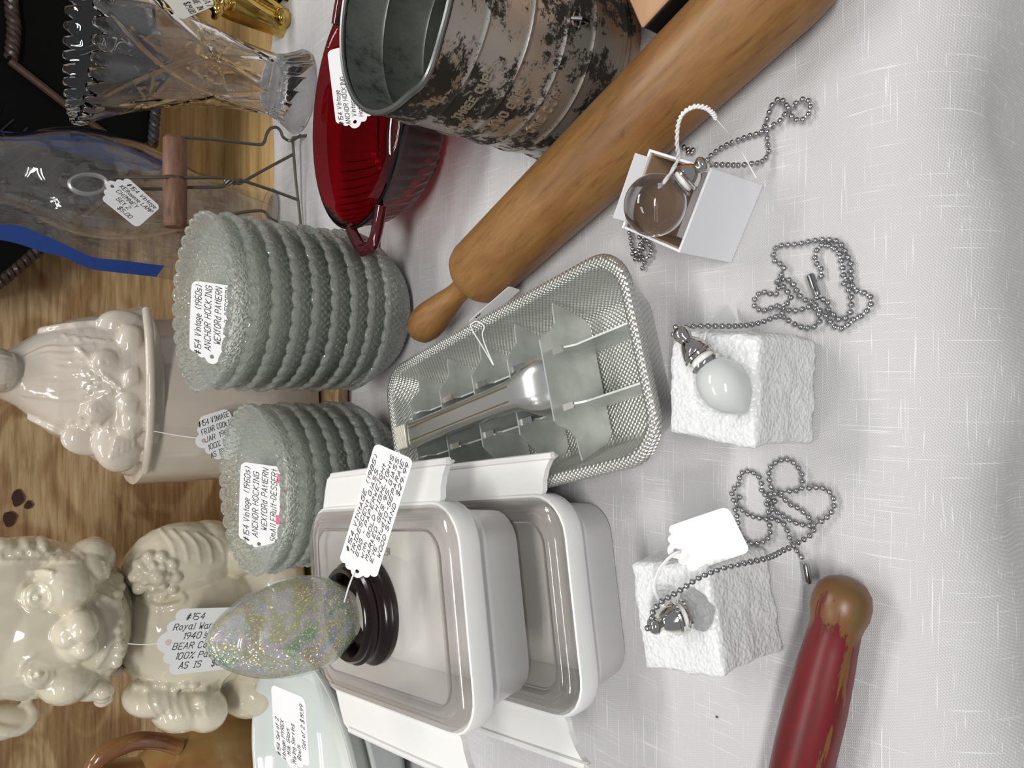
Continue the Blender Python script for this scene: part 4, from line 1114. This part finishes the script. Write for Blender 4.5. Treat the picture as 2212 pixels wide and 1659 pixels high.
def friar(b):
    y = FY
    for (px, a, c, rv, ry) in ((300, 662, 1029, 26, .088), (270, 668, 1028, 40, .088), (230, 677, 1008, 48, .085), (190, 683, 985, 52, .080), (150, 690, 958, 52, .073), (110, 704, 938, 50, .064), (75, 722, 908, 44, .053), (40, 745, 880, 44, .044), (0, 762, 860, 46, .040), (-50, 755, 855, 60, .045)):
        pass
    pr_ = [(-50, 755, 855, .045), (0, 762, 860, .040), (40, 745, 880, .044), (75, 722, 908, .053), (110, 704, 938, .064), (150, 690, 958, .073), (190, 683, 985, .080), (230, 677, 1008, .085), (270, 668, 1028, .088), (300, 662, 1029, .088)]
    for (p0, p1) in zip(pr_, pr_[1:]):
        for q in range(5):
            f = q / 5; px, a, c, ry = [u + (v - u) * f for u, v in zip(p0, p1)]
            E(b, px, (a + c) / 2, y, 20, (c - a) / 2, ry, sub=4)
    E(b, 300, 845, y, 24, 184, .088, sub=4)
    E(b, -10, 800, y - .030, 48, 50, .030)        # beard of the bent head
    R = Relief(b); R.new = b; L_ = R.line; O = R.lump
    for k in range(6): L_([(-30, 765 + 13 * k), (8, 768 + 12 * k), (34, 776 + 9 * k)], .0012, -.0003)
    O(262, 702, 48, 34, .015, -.008); O(282, 745, 30, 46, .014, -.009)       # sleeve, right
    O(258, 955, 52, 66, .018, -.007); O(285, 900, 32, 46, .015, -.008); O(200, 945, 60, 40, .012, -.006)
    for k in range(12):
        py = 752 + 10 * k; L_([(50, 775 + 7 * k), (100, py + 4 * sin(k)), (150, py + 5 * sin(k * 2)), (205 + 10 * sin(k * 3), py - 6)], .0019, -.0006)
    L_([(66, 898), (120, 925), (175, 948), (215, 972)], .0045, -.002); L_([(90, 716), (150, 706), (215, 700)], .0045, -.002)
    O(228, 782, 30, 28, .009, -.004); O(214, 886, 32, 30, .009, -.004); O(285, 820, 26, 30, .010, -.005); O(280, 870, 26, 28, .010, -.005)
    R2 = Relief(b); R2.new = b; L2 = R2.line; O2 = R2.lump
    for px, py in ((228, 782), (214, 886)):
        for k in range(3): L2([(px + (24 - 8 * k) * cos(q * PI / 5), py + (22 - 7 * k) * sin(q * PI / 5)) for q in range(11)], .0015, 0)
    for k in range(5):
        L2([(268 + 7 * k, 842 - 5 * k), (280 + 4 * k, 800 - 3 * k)], .0016); L2([(258 + 8 * k, 895), (270 + 6 * k, 868)], .0016)
        L2([(240 + 12 * k, 990 - 6 * k), (248 + 10 * k, 955 - 5 * k), (262 + 6 * k, 925)], .0016)
        L2([(120 + 24 * k, 735), (135 + 24 * k, 722 + 4 * k), (150 + 22 * k, 735)], .0014)
        L2([(130 + 22 * k, 905 + 3 * k), (144 + 22 * k, 918 + 3 * k), (158 + 20 * k, 905)], .0014)
    L2([(165, 748), (188, 772), (212, 800), (240, 822), (264, 842)], .0018); L2([(172, 902), (196, 880), (218, 858), (244, 845)], .0018)
    T(b, [(316, 668, y - .060), (322, 720, y - .083), (325, 780, y - .092), (326, 845, y - .094), (325, 910, y - .090), (321, 970, y - .078), (314, 1018, y - .055)], .0042)
obj('lid', remesh((lambda b: (friar(b), b)[1])(nb()), .0013, 4), CREAM2, t, world=True, angle=180)
price_tag('scalloped white tag hanging on a string from the robed cookie jar', Q(432, 955, .672), Q(510, 925, .668), Q(445, 905, .671), 0.041, ['#154 VINtAGE', 'FRIAR COOkIE', 'JAR 1960S', '100% PAINt', 'AS IS $39.00'], pen=.0005, left=.12, seed=21,
          string=[Q(326, 930, .686), Q(380, 940, .680), Q(436, 948, .672)])

BY = .765
t = thing('bear_cookie_jar', 'cream ceramic bear cookie jar with round eyes and a flower corsage', 'cookie jar', (-.222, BY, .0148))
def bear_head(b):
    y = BY
    E(b, 90, 1335, y, 178, 160, .082); E(b, 185, 1340, y - .005, 84, 128, .078); E(b, 20, 1330, y, 190, 170, .075)
    for k in range(16): E(b, -20 + 12 * k, 1182 + 7 * sin(k * 1.9) + (k > 9) * 14, y - .02, 16, 16, .022)
    E(b, 8, 1560, y - .01, 66, 34, .020)
    E(b, 198, 1205, y - .030, 46, 42, .03); E(b, 205, 1180, y - .02, 24, 20, .022)
    E(b, 140, 1262, y - .052, 62, 62, .040); E(b, 188, 1230, y - .046, 44, 40, .030)
    E(b, 140, 1460, y - .048, 58, 54, .040); E(b, 192, 1472, y - .042, 40, 36, .030)
    E(b, 160, 1365, y - .066, 46, 66, .034)
    E(b, 176, 1352, y - .086, 34, 36, .022); E(b, 180, 1392, y - .088, 30, 30, .020); E(b, 150, 1366, y - .080, 34, 34, .022)
    E(b, 232, 1350, y - .060, 22, 50, .020)
    R = Relief(b); R.new = b; L_ = R.line; O = R.lump
    L_([(-45, 1540), (-20, 1572), (40, 1578), (72, 1548), (56, 1518)], .005)
    for (px, py) in ((82, 1290), (84, 1457)): O(px, py, 31, 31, .010, -.004)
    for k in range(12): O(252 + 4 * sin(k * 1.7), 1250 + 18 * k, 15, 13, .009, -.003)
    for k in range(7): O(222 + 6 * (k % 2), 1488 + 4 * k, 18, 14, .010, -.003)
    R2 = Relief(b); R2.new = b; L2 = R2.line; O2 = R2.lump
    for (px, py) in ((82, 1290), (84, 1457)):
        for r in (30, 18): L2([(px + r * cos(q * PI / 7), py + r * sin(q * PI / 7)) for q in range(15)], .0014)
        O2(px, py, 6, 6, .004, .001)
        L2([(px - 6, py - 44), (px - 32, py - 26), (px - 42, py + 6)], .0016)
    L2([(118, 1240), (95, 1234), (62, 1238)], .0026)
    L2([(205, 1300), (226, 1330), (238, 1370), (226, 1410), (206, 1442)], .0030); L2([(200, 1300), (216, 1288), (240, 1300)], .003)
    for k in range(20):
        px = -30 + 10.5 * k; L2([(px, 1186 + (k % 3) * 5), (px + 10, 1200 + (k % 2) * 8), (px + 2, 1216)], .0020)
    for k in range(6): L2([(222 + 3 * k, 1215 + 10 * k), (244, 1222 + 10 * k)], .0018)
def bear_body(b):
    y = BY
    E(b, 420, 1340, y, 160, 150, .080); E(b, 330, 1340, y, 80, 118, .062); E(b, 560, 1345, y, 120, 150, .085)
    ell(b, V3((-.222, BY, .055)), (.082, .078, .042))
    E(b, 395, 1208, y - .022, 112, 80, .045); E(b, 330, 1225, y - .025, 60, 55, .04); E(b, 450, 1185, y - .02, 62, 62, .04)
    E(b, 505, 1190, y - .03, 45, 55, .04)
    E(b, 330, 1500, y - .03, 60, 42, .034); E(b, 395, 1525, y - .04, 66, 48, .036); E(b, 440, 1530, y - .052, 46, 44, .034)
    E(b, 530, 1480, y - .02, 60, 62, .05)
    R = Relief(b); R.new = b; L_ = R.line; O = R.lump
    for k in range(10):
        a = 2 * PI * k / 10; O(335 + 44 * cos(a), 1245 + 44 * sin(a), 14, 14, .008, -.001)
    for k in range(7): O(335 + 26 * cos(k * .9), 1245 + 26 * sin(k * .9), 9, 9, .006)
    O(338, 1246, 19, 19, .010)
    L_([(296, 1290), (340, 1312), (396, 1300), (388, 1276)], .003)
    for k in range(5): L_([(345 + 26 * k, 1142 + 3 * k), (372 + 26 * k, 1176), (380 + 26 * k, 1215)], .0016, -.0004)
    for k in range(8): O(296 + 20 * k, 1480 + 5 * sin(k * 2), 11, 11, .008, -.001)
    for k in range(7): L_([(318 + 20 * k, 1498), (322 + 20 * k, 1525), (340 + 18 * k, 1550)], .0018, -.0004)
    O(432, 1512, 15, 15, .010)
    L_([(500, 1450), (480, 1470), (470, 1500)], .002)
b = nb(); bear_head(b); obj('lid', remesh(b, .0013, 4), CREAM, t, world=True, angle=180)
b = nb(); bear_body(b)
for v in b.verts: v.co.z = max(v.co.z, .0150)
o = obj('body', remesh(b, .0014, 4), CREAM, t, world=True, angle=180)
price_tag('white scalloped tag hanging on a string from the bear cookie jar', Q(352, 1388, .670), Q(525, 1376, .664), Q(440, 1330, .669), 0.054,
          [(.24, '#154'), (.10, 'Royal Ware'), (.22, "1940's Thin"), (.12, 'BEAR Cookie Jar'), (.16, '100% Paint loss'), (.22, 'AS IS   $39.99')], pen=.0006, cap=.0052, seed=22,
          string=[Q(272, 1390, .690), Q(310, 1392, .680), Q(362, 1388, .670)])
# ------------------------------------------------------------------ small box with kraft top, right edge
t = thing('kraft_box', 'small black box with a tan kraft top between the sifter and the rolling pin', 'box', (0, 0, 0))
c = P(1384, 58, .048); dx = dr; dy_ = V3((-dr.y, dr.x, 0))
M = frame3(c, c + dx, c + dy_)
t.matrix_world = Matrix.Translation((c.x, c.y, .0012)) @ Matrix.Rotation(math.atan2(dr.y, dr.x), 4, 'Z')
t.location = (c.x, c.y, .0012); t.rotation_euler = (0, 0, math.atan2(dr.y, dr.x))
bm = nb(); box(bm, (.035, .035, .022), (.07, .07, .044)); bevel(bm, .0008, 1); obj('body', bm, simple('black_card', (0.006, 0.006, 0.007), 0.45), t, smooth=False)
bm = nb(); box(bm, (.035, .035, .0452), (.0705, .0705, .0024)); bevel(bm, .0008, 1); obj('top', bm, simple('kraft_card', (0.46, 0.27, 0.15), 0.6), t, smooth=False)

# ------------------------------------------------------------------ foam blocks
def foam():
    m, nt, p = newmat('white_foam'); mp = coords(nt, (1, 1, 1))
    vo = N(nt, 'ShaderNodeTexVoronoi', i_Scale=480.0); L(nt, mp, 0, vo, 'Vector')
    nz = N(nt, 'ShaderNodeTexNoise', i_Scale=260.0, i_Detail=3.0); L(nt, mp, 0, nz, 'Vector')
    ad = N(nt, 'ShaderNodeMath', operation='ADD'); L(nt, vo, 'Distance', ad, 0); L(nt, nz, 0, ad, 1)
    b = N(nt, 'ShaderNodeBump', i_Strength=0.9, i_Distance=0.0010); L(nt, ad, 0, b, 'Height'); L(nt, b, 0, p, 'Normal')
    p.inputs['Base Color'].default_value = (0.77, 0.78, 0.78, 1); p.inputs['Roughness'].default_value = 0.3
    p.inputs['Subsurface Weight'].default_value = 0.6; p.inputs['Subsurface Radius'].default_value = (0.01, 0.01, 0.01); p.inputs['Subsurface Scale'].default_value = 0.6
    return m
FOAM = foam()
def block(label, loc, rz, sx, sy, sz, hole=None, warp=0.0):
    bm = nb(); n = 26; g = {}
    def vert(i, j, k):
        key = (i, j, k)
        if key not in g:
            x, y, z = i / n - .5, j / n - .5, k / n
            p = V3((x * sx, y * sy, z * sz))
            q = noise.noise(p * 90) * .0012 + noise.noise(p * 320 + V3((3, 1, 2))) * .0007
            edge = sum(1 for v in (abs(x) > .49, abs(y) > .49, z > .99) if v)
            d = V3((x, y, (z - .5))).normalized()
            p += d * (q - .0012 * (edge > 1)); p.x += warp * (y + .5) * .2 + .002 * sin(z * 3) ; p.z = max(p.z, 0)
            if hole and k == n:
                hx, hy, hr_, hd = hole; rr = math.hypot(p.x - hx, p.y - hy)
                if rr < hr_: p.z -= hd * math.sqrt(max(0.0, 1 - (rr / hr_) ** 2))
            g[key] = bm.verts.new(p)
        return g[key]
    for a in range(n):
        for b_ in range(n):
            for (f, w_) in (((lambda a, b: (a, b, n)), 0), ((lambda a, b: (a, b, 0)), 1), ((lambda a, b: (a, 0, b)), 0), ((lambda a, b: (a, n, b)), 1), ((lambda a, b: (0, a, b)), 1), ((lambda a, b: (n, a, b)), 0)):
                q = [vert(*f(a, b_)), vert(*f(a + 1, b_)), vert(*f(a + 1, b_ + 1)), vert(*f(a, b_ + 1))]
                bm.faces.new(q)
    bmesh.ops.recalc_face_normals(bm, faces=bm.faces)
    o = obj('foam_block', bm, FOAM, angle=180); o.location = loc; o.rotation_euler = (0, 0, rz); tag(o, label, 'foam block', 'white foam blocks')
    return o
block('white foam block lying under the frosted acorn pull', (-.0035, .196, .0012), math.radians(-2), .051, .048, .052, (0, -.001, .0115, .004), .02)
block('white foam block holding the crystal pull, next to the red handle', (-.1155, .217, .0012), math.radians(11), .053, .048, .052, (.0035, .002, .012, .010))

# ------------------------------------------------------------------ open white carton
t = thing('white_carton', 'small open white cardboard carton holding the clear glass ball', 'box', (0, 0, 0))
c = P(1580, 568, .001); e = P(1650, 398, .001); ex = (e - c); ex.z = 0; W_ = .0425; ex = ex.normalized(); ey = V3((-ex.y, ex.x, 0)); hz = .046
t.location = (c.x, c.y, .0012); t.rotation_euler = (0, 0, math.atan2(ex.y, ex.x))
CARD = simple('white_card', (0.78, 0.78, 0.81), 0.5); KR = simple('brown_card_inside', (0.30, 0.20, 0.12), 0.75, bump=(200, .3))
th_ = .0014
for (nm, cc, ss) in (('front_wall', (W_ / 2, th_ / 2, hz / 2), (W_, th_, hz)), ('back_wall', (W_ / 2, W_ - th_ / 2, hz * .5), (W_, th_, hz)), ('side_wall', (th_ / 2, W_ / 2, hz * .49), (th_, W_ - 2 * th_, hz * .98)), ('side_wall', (W_ - th_ / 2, W_ / 2, hz / 2), (th_, W_ - 2 * th_, hz)), ('bottom', (W_ / 2, W_ / 2, .0008), (W_ - 2 * th_, W_ - 2 * th_, .0014))):
    bm = nb(); box(bm, cc, ss); bevel(bm, .0003, 1); obj(nm, bm, CARD, t, smooth=False)
    if nm != 'bottom':
        bm = nb(); cx, cy, cz = cc; k = .0011
        if nm == 'front_wall': cy += k
        elif nm == 'back_wall': cy -= k
        elif cx < W_ / 2: cx += k
        else: cx -= k
        box(bm, (cx, cy, cz - .0003), (max(ss[0] - .003, .0008) if ss[0] > .01 else .0008, max(ss[1] - .003, .0008) if ss[1] > .01 else .0008, ss[2] - .003)); obj('lining', bm, KR, t, smooth=False)
# folded flap standing up at the right/back
bm = nb(); Mf = Matrix.Translation((W_ / 2, W_ - .0008, hz)) @ Matrix.Rotation(math.radians(-25), 4, 'X'); box(bm, (0, 0, .0035), (W_ - .008, .0012, .007), Mf); obj('flap', bm, CARD, t, smooth=False)

# ------------------------------------------------------------------ fan pulls
bead0 = None
def make_bead():
    bm = nb(); bmesh.ops.create_icosphere(bm, subdivisions=2, radius=.00155)
    me = bpy.data.meshes.new('bead'); bm.to_mesh(me); bm.free(); me.materials.append(STEEL)
    me.polygons.foreach_set('use_smooth', [True] * len(me.polygons)); return me
BEAD = make_bead(); CNT = [0]; USED = []
def chain(parent, pts, name='ball_chain', fit=True, start_z=None):
    """pts: places along the chain; beads every 3.35 mm, lifted where strands cross"""
    path = smoothpath(pts, 8); d = 0.0; nxt = 0.0; beads = []; step = .00352
    for a, b in zip(path, path[1:]):
        l = (b - a).length
        while nxt <= d + l and l > 0:
            beads.append(a + (b - a) * ((nxt - d) / l)); nxt += step
        d += l
    out = []
    for i, p in enumerate(beads):
        z = p.z
        for q in USED + out[:-4]:
            if (V3((p.x, p.y, 0)) - V3((q.x, q.y, 0))).length < .0023 and abs(q.z - z) < .0022: z = q.z + .0022
        out.append(V3((p.x, p.y, z)))
    for i in range(2, len(out) - 2):      # let lifted strands rise and fall
        nb_ = (out[i - 1].z + out[i + 1].z) / 2
        if out[i].z < nb_ - .0008: out[i].z = nb_ - .0008
    USED.extend(out)
    bm = nb(); tube(bm, out, .00042, 5); M = wmat(parent).inverted(); bmesh.ops.transform(bm, matrix=M, verts=bm.verts)
    me = bpy.data.meshes.new(name); bm.to_mesh(me); bm.free(); me.materials.append(STEEL)
    ch = bpy.data.objects.new(name, me); C.objects.link(ch); ch.parent = parent
    for p in out:
        o = bpy.data.objects.new('bead', BEAD); C.objects.link(o); o.parent = ch; o.location = M @ p; CNT[0] += 1
    return ch, out
def axm(c, ax):
    ax = ax.normalized(); q = V3((0, 0, 1)).rotation_difference(ax); return Matrix.Translation(c) @ q.to_matrix().to_4x4()
def cap(parent, c, ax, s=1.0, ls=1.0):
    """nickel cap: ring, white thread, cone, ball; ax points away from the glass"""
    M = axm(c, ax) @ Matrix.Diagonal((1.08, 1.08, ls, 1))
    bm = nb(); lathe(bm, [(0, -.001 * s), (.0056 * s, -.001 * s), (.0064 * s, .0002 * s), (.0064 * s, .0014 * s), (.0054 * s, .0022 * s), (0, .0022 * s)], 36, M); obj('collar', bm, CHROME, parent, world=True)
    bm = nb(); lathe(bm, [(0, .0022 * s), (.0050 * s, .0022 * s), (.0050 * s, .0040 * s), (0, .0040 * s)], 24, M); obj('thread_wrap', bm, STRING, parent, world=True)
    bm = nb(); lathe(bm, [(0, .0040 * s), (.0052 * s, .0040 * s), (.0066 * s, .0050 * s), (.0068 * s, .0062 * s), (.0060 * s, .0072 * s), (.0062 * s, .0078 * s), (.0057 * s, .0096 * s), (.0047 * s, .0122 * s), (.0035 * s, .0144 * s), (.0028 * s, .0152 * s), (.0029 * s, .0158 * s),
              (.0034 * s, .0174 * s), (.0038 * s, .0190 * s), (.0036 * s, .0206 * s), (.0026 * s, .0222 * s), (.0012 * s, .0230 * s), (0, .0232 * s)], 40, M); obj('cap', bm, CHROME, parent, world=True)
    return M @ V3((0, 0, .0236 * s))
def zc(lst, sc_, ox, oy): return [(ox + a / sc_, oy + b / sc_) for a, b in lst]
ZB = .0030
# --- A: clear ball on the carton
gc = P(1415, 443, .0585)
t = thing('ball_fan_pull', 'clear glass ball fan pull with nickel cap resting on the white carton', 'fan pull', gc - V3((0, 0, .0155)))
bm = nb(); bmesh.ops.create_uvsphere(bm, u_segments=64, v_segments=32, radius=.0155); M = Matrix.Translation(gc); bmesh.ops.transform(bm, matrix=M, verts=bm.verts)
obj('glass_ball', bm, glassy('clear_ball_glass', (0.95, 0.93, 0.94), 0.0, 1.47), t, world=True)
tip = D(1506, 366, (gc - V3((0, 0, H))).dot(fw) - .010); axA = (tip - gc).normalized()
top_ = cap(t, gc + axA * .0150, axA, 1.05, .68)
pa = zc([(655, 540), (700, 542), (745, 543), (790, 545), (830, 545), (905, 535), (950, 528), (990, 495), (1000, 455), (990, 400), (992, 355), (975, 310), (995, 255), (1010, 205), (1035, 165), (1070, 150), (1100, 180), (1120, 215), (1130, 245), (1155, 270), (1195, 275), (1230, 250), (1248, 205), (1240, 165), (1205, 150), (1165, 175), (1135, 205), (1100, 240), (1060, 285), (1020, 310), (950, 350), (880, 370), (840, 385), (765, 415), (700, 450), (650, 490), (632, 520)], 2.765, 1300, 160)
zs = [max(ZB, .034 - .0045 * i) for i in range(len(pa))]
chain(t, [top_] + [P(a, b, z) for (a, b), z in zip(pa, zs)])
pa = zc([(160, 918), (175, 990), (180, 1035), (205, 1065), (240, 1085), (256, 1130), (240, 1165)], 2.765, 1300, 160)
ta = thing('spare_ball_chain', 'short tangle of steel ball chain between the ice tray corner and the carton', 'ball chain', P(1380, 540, .001))
chain(ta, [P(a, b, ZB) for a, b in pa])
pa = zc([(225, 975), (262, 985), (295, 1040), (288, 1088), (245, 1112), (198, 1085), (222, 1050), (238, 1000), (250, 1045), (228, 1110)], 2.765, 1300, 160)
chain(ta, [P(a, b, ZB) for a, b in pa])
tb = thing('spare_ball_chain', 'dark little coil of ball chain in the shadow behind the white carton', 'ball chain', P(1490, 330, .001))
chain(tb, [P(1478, 318, ZB), P(1488, 324, ZB), P(1496, 330, ZB), P(1500, 322, ZB), P(1490, 330, ZB), P(1482, 326, ZB)])
# twisted white string loop and its thin thread to the tag
bm = nb(); loop = smoothpath([top_ + (gc - top_) * .78 + V3((.002, .002, .004))] + [D(px, py, dpt) for px, py, dpt in ((1462, 350, .318), (1462, 310, .305), (1464, 272, .297), (1475, 245, .292), (1500, 230, .290), (1525, 233, .290), (1540, 245, .291), (1546, 256, .293))], 8)
for ph in (0, PI):
    d = 0; pp = []
    for i, p in enumerate(loop):
        a = i * 1.1 + ph; pp.append(p + V3((cos(a), sin(a), 0)) * .00055)
    tube(bm, pp, .00062, 6)
tube(bm, smoothpath([loop[-1], D(1575, 290, .300), P(1600, 325, .052), P(1634, 385, .046)], 5), .00028, 5)
obj('string_loop', bm, STRING, t, world=True)
# --- B: frosted acorn
ac = P(1560, 829, .0605)
t = thing('acorn_fan_pull', 'frosted white acorn-shaped fan pull with nickel cap on the foam block', 'fan pull', ac - V3((0, 0, .009)))
tipB = P(1476, 726, .0595 + .006); axB = (tipB - ac).normalized()
bm = nb(); lathe(bm, [(0, -.0170), (.0012, -.0168), (.0040, -.0148), (.0085, -.0105), (.0112, -.0050), (.0116, .0), (.0105, .0050), (.0080, .0092), (.0050, .0112), (0, .0118)], 48, axm(ac, axB))
obj('acorn', bm, simple('frosted_glass', (0.78, 0.81, 0.79), 0.10, coat=0.3, trans=0.35, sss=0.2), t, world=True)
topB = cap(t, ac + axB * .0108, axB, 1.05, .95)
zb = [(430, 1560), (455, 1535), (480, 1525), (520, 1510), (605, 1505), (690, 1505), (780, 1505), (860, 1500), (945, 1485), (1040, 1450), (1080, 1448), (1120, 1475), (1165, 1500), (1210, 1515), (1255, 1515), (1295, 1490), (1300, 1450), (1285, 1410), (1250, 1390), (1200, 1405), (1145, 1415), (1085, 1400), (1040, 1385), (985, 1410), (935, 1405), (910, 1375), (920, 1335), (950, 1305), (990, 1305), (1030, 1320), (1060, 1290), (1045, 1250), (1075, 1225), (1130, 1235), (1160, 1280), (1190, 1330), (1230, 1355), (1275, 1370), (1320, 1420), (1350, 1455), (1380, 1500), (1415, 1520), (1455, 1515), (1495, 1475), (1545, 1450), (1590, 1410), (1610, 1370), (1605, 1330), (1565, 1305), (1520, 1290), (1490, 1250), (1450, 1220), (1440, 1165), (1430, 1115), (1415, 1065), (1375, 1035), (1330, 1020), (1295, 1035), (1280, 1075), (1275, 1120), (1305, 1150), (1315, 1195), (1303, 1240)]
pb = zc(zb, 2.765, 1300, 160); zz = [.0665, .064, .060, .0570, .0520, .046, .039, .031, .023, .015, .009, .005] + [ZB] * 100
chain(t, [topB] + [P(a, b, z) for (a, b), z in zip(pb, zz)])
zb = [(1285, 1335), (1320, 1345), (1350, 1350), (1352, 1400), (1390, 1440), (1430, 1470), (1465, 1450), (1490, 1410), (1490, 1355), (1485, 1305), (1460, 1258), (1495, 1220), (1492, 1175), (1490, 1130), (1465, 1080), (1445, 1035), (1410, 1000), (1360, 990), (1315, 990), (1270, 995), (1220, 1005), (1180, 1015), (1130, 1020), (1050, 1030), (1028, 1075), (1030, 1110), (1060, 1130), (1090, 1150), (1090, 1195), (1068, 1238), (1085, 1268), (1130, 1330), (1110, 1370), (1070, 1400), (1080, 1430)]
chain(t, [P(a, b, ZB) for a, b in zc(zb, 2.765, 1300, 160)])
def connector(par, a, b):
    bm = nb(); ax = (b - a); l = ax.length
    lathe(bm, [(0, 0), (.0017, .0002), (.0020, .001), (.0020, l - .001), (.0017, l - .0002), (0, l)], 20, axm(a, ax)); obj('connector', bm, STEEL, par, world=True)
    bm = nb(); m_ = Matrix(axm(a, ax)); box(bm, (.0017, 0, l / 2), (.0010, .0009, l * .8), m_); obj('connector_slot', bm, simple('dark_slot', (0.05, 0.05, 0.05), 0.5, 0.5), par, world=True, smooth=False)
connector(t, P(1300 + 1243 / 2.765, 160 + 1195 / 2.765, .0045), P(1300 + 1290 / 2.765, 160 + 1322 / 2.765, .0045))
price_tag('white tag half hidden behind the foam block of the acorn pull', P(1535, 715, .040), P(1582, 676, .004), P(1520, 700, .045), 0.009, [], seed=2, hole=False, string=[topB + (ac - topB) * .55, P(1525, 720, .058), P(1535, 714, .045)])
# --- C: crystal in the second block
cc = P(1500, 1318, .0520)
t = thing('crystal_fan_pull', 'faceted crystal fan pull pushed cap-up into the foam block near the red handle', 'fan pull', cc - V3((0, 0, .012)))
tipC = P(1425, 1347, .0520 + .016); axC = (tipC - cc).normalized()
bm = nb(); lathe(bm, [(0, -.016), (.005, -.0115), (.0105, -.006), (.0115, -.001), (.0090, .003), (.0045, .0052), (0, .0055)], 10, axm(cc, axC)); obj('crystal', bm, glassy('crystal_drop', (0.97, 0.98, 0.98), 0.0, 1.5), t, world=True, smooth=False)
topC = cap(t, cc + axC * .0048, axC, 1.08, .80)
z9 = [(200, 790), (188, 750), (210, 705), (245, 665), (295, 635), (345, 605), (395, 572), (440, 540), (490, 512), (540, 490), (585, 472), (630, 458), (705, 442), (790, 425), (875, 405), (925, 385), (975, 358), (1030, 335), (1065, 310), (1100, 292), (1140, 265), (1160, 225), (1145, 180), (1110, 145), (1070, 110), (1025, 90), (990, 60), (950, 20), (915, 8), (898, -38), (890, -83), (895, -128), (920, -158), (955, -178), (1000, -183), (1040, -163), (1070, -128), (1090, -83), (1085, -38), (1078, 0), (1030, 2), (980, 10), (930, 20), (880, 25), (850, 22), (845, -18), (838, -63), (815, -93), (775, -113), (735, -108), (715, -78), (710, -38), (682, -10), (668, 22), (680, 62), (708, 97), (740, 127), (780, 152), (840, 167), (900, 167), (955, 187), (985, 212), (1005, 257), (1020, 302), (1045, 345), (1075, 387), (1095, 415)]
hz_ = [.0715, .0735, .0735, .071, .068, .064, .061, .059, .0575, .057, .0565, .054, .048, .041, .033, .025, .018, .012, .008, .005] + [ZB] * 100
chain(t, [topC] + [P(a, b, z) for (a, b), z in zip(zc(z9, 2.765, 1340, 1059), hz_)])
z9 = [(715, 40), (715, 57), (705, 97), (700, 142), (703, 182), (708, 227), (728, 275), (765, 312), (805, 317), (855, 307), (890, 277), (897, 232), (892, 192), (884, 142), (905, 110), (925, 70), (900, 55), (870, 72), (905, 112), (955, 142), (995, 167), (1030, 187), (1070, 202), (1110, 207), (1150, 212), (1200, 187), (1240, 157), (1270, 117), (1280, 72), (1262, 22), (1225, -8), (1180, -18), (1130, -13), (1100, -5)]
chain(t, [P(a, b, ZB) for a, b in zc(z9, 2.765, 1340, 1059)])
connector(t, P(1340 + 1102 / 2.765, 1059 + 432 / 2.765, .0035), P(1340 + 1125 / 2.765, 1059 + 560 / 2.765, .0035))
price_tag('blank white tag leaning over the foam block of the crystal pull', P(1452, 1192, .060), P(1597, 1142, .048), P(1440, 1165, .062), .0235, [], curl=.002, seed=2,
          string=[cc + axC * .008 + V3((0, .004, .002)), P(1415, 1278, .064), P(1420, 1240, .066), P(1440, 1210, .064), P(1460, 1195, .0625), P(1470, 1192, .060)], srad=.0008)
# ------------------------------------------------------------------ specks of lint
o = None
bm = nb(); box(bm, (0, 0, 0), (.0008, .0012, .0005)); o = obj('lint_speck', bm, simple('brown_speck', (0.10, 0.06, 0.04), 0.8), smooth=False); o.location = P(1548, 1549, .0018); tag(o, 'tiny brown crumb on the cloth left of the red handle', 'crumb')
bpy.context.view_layer.update()
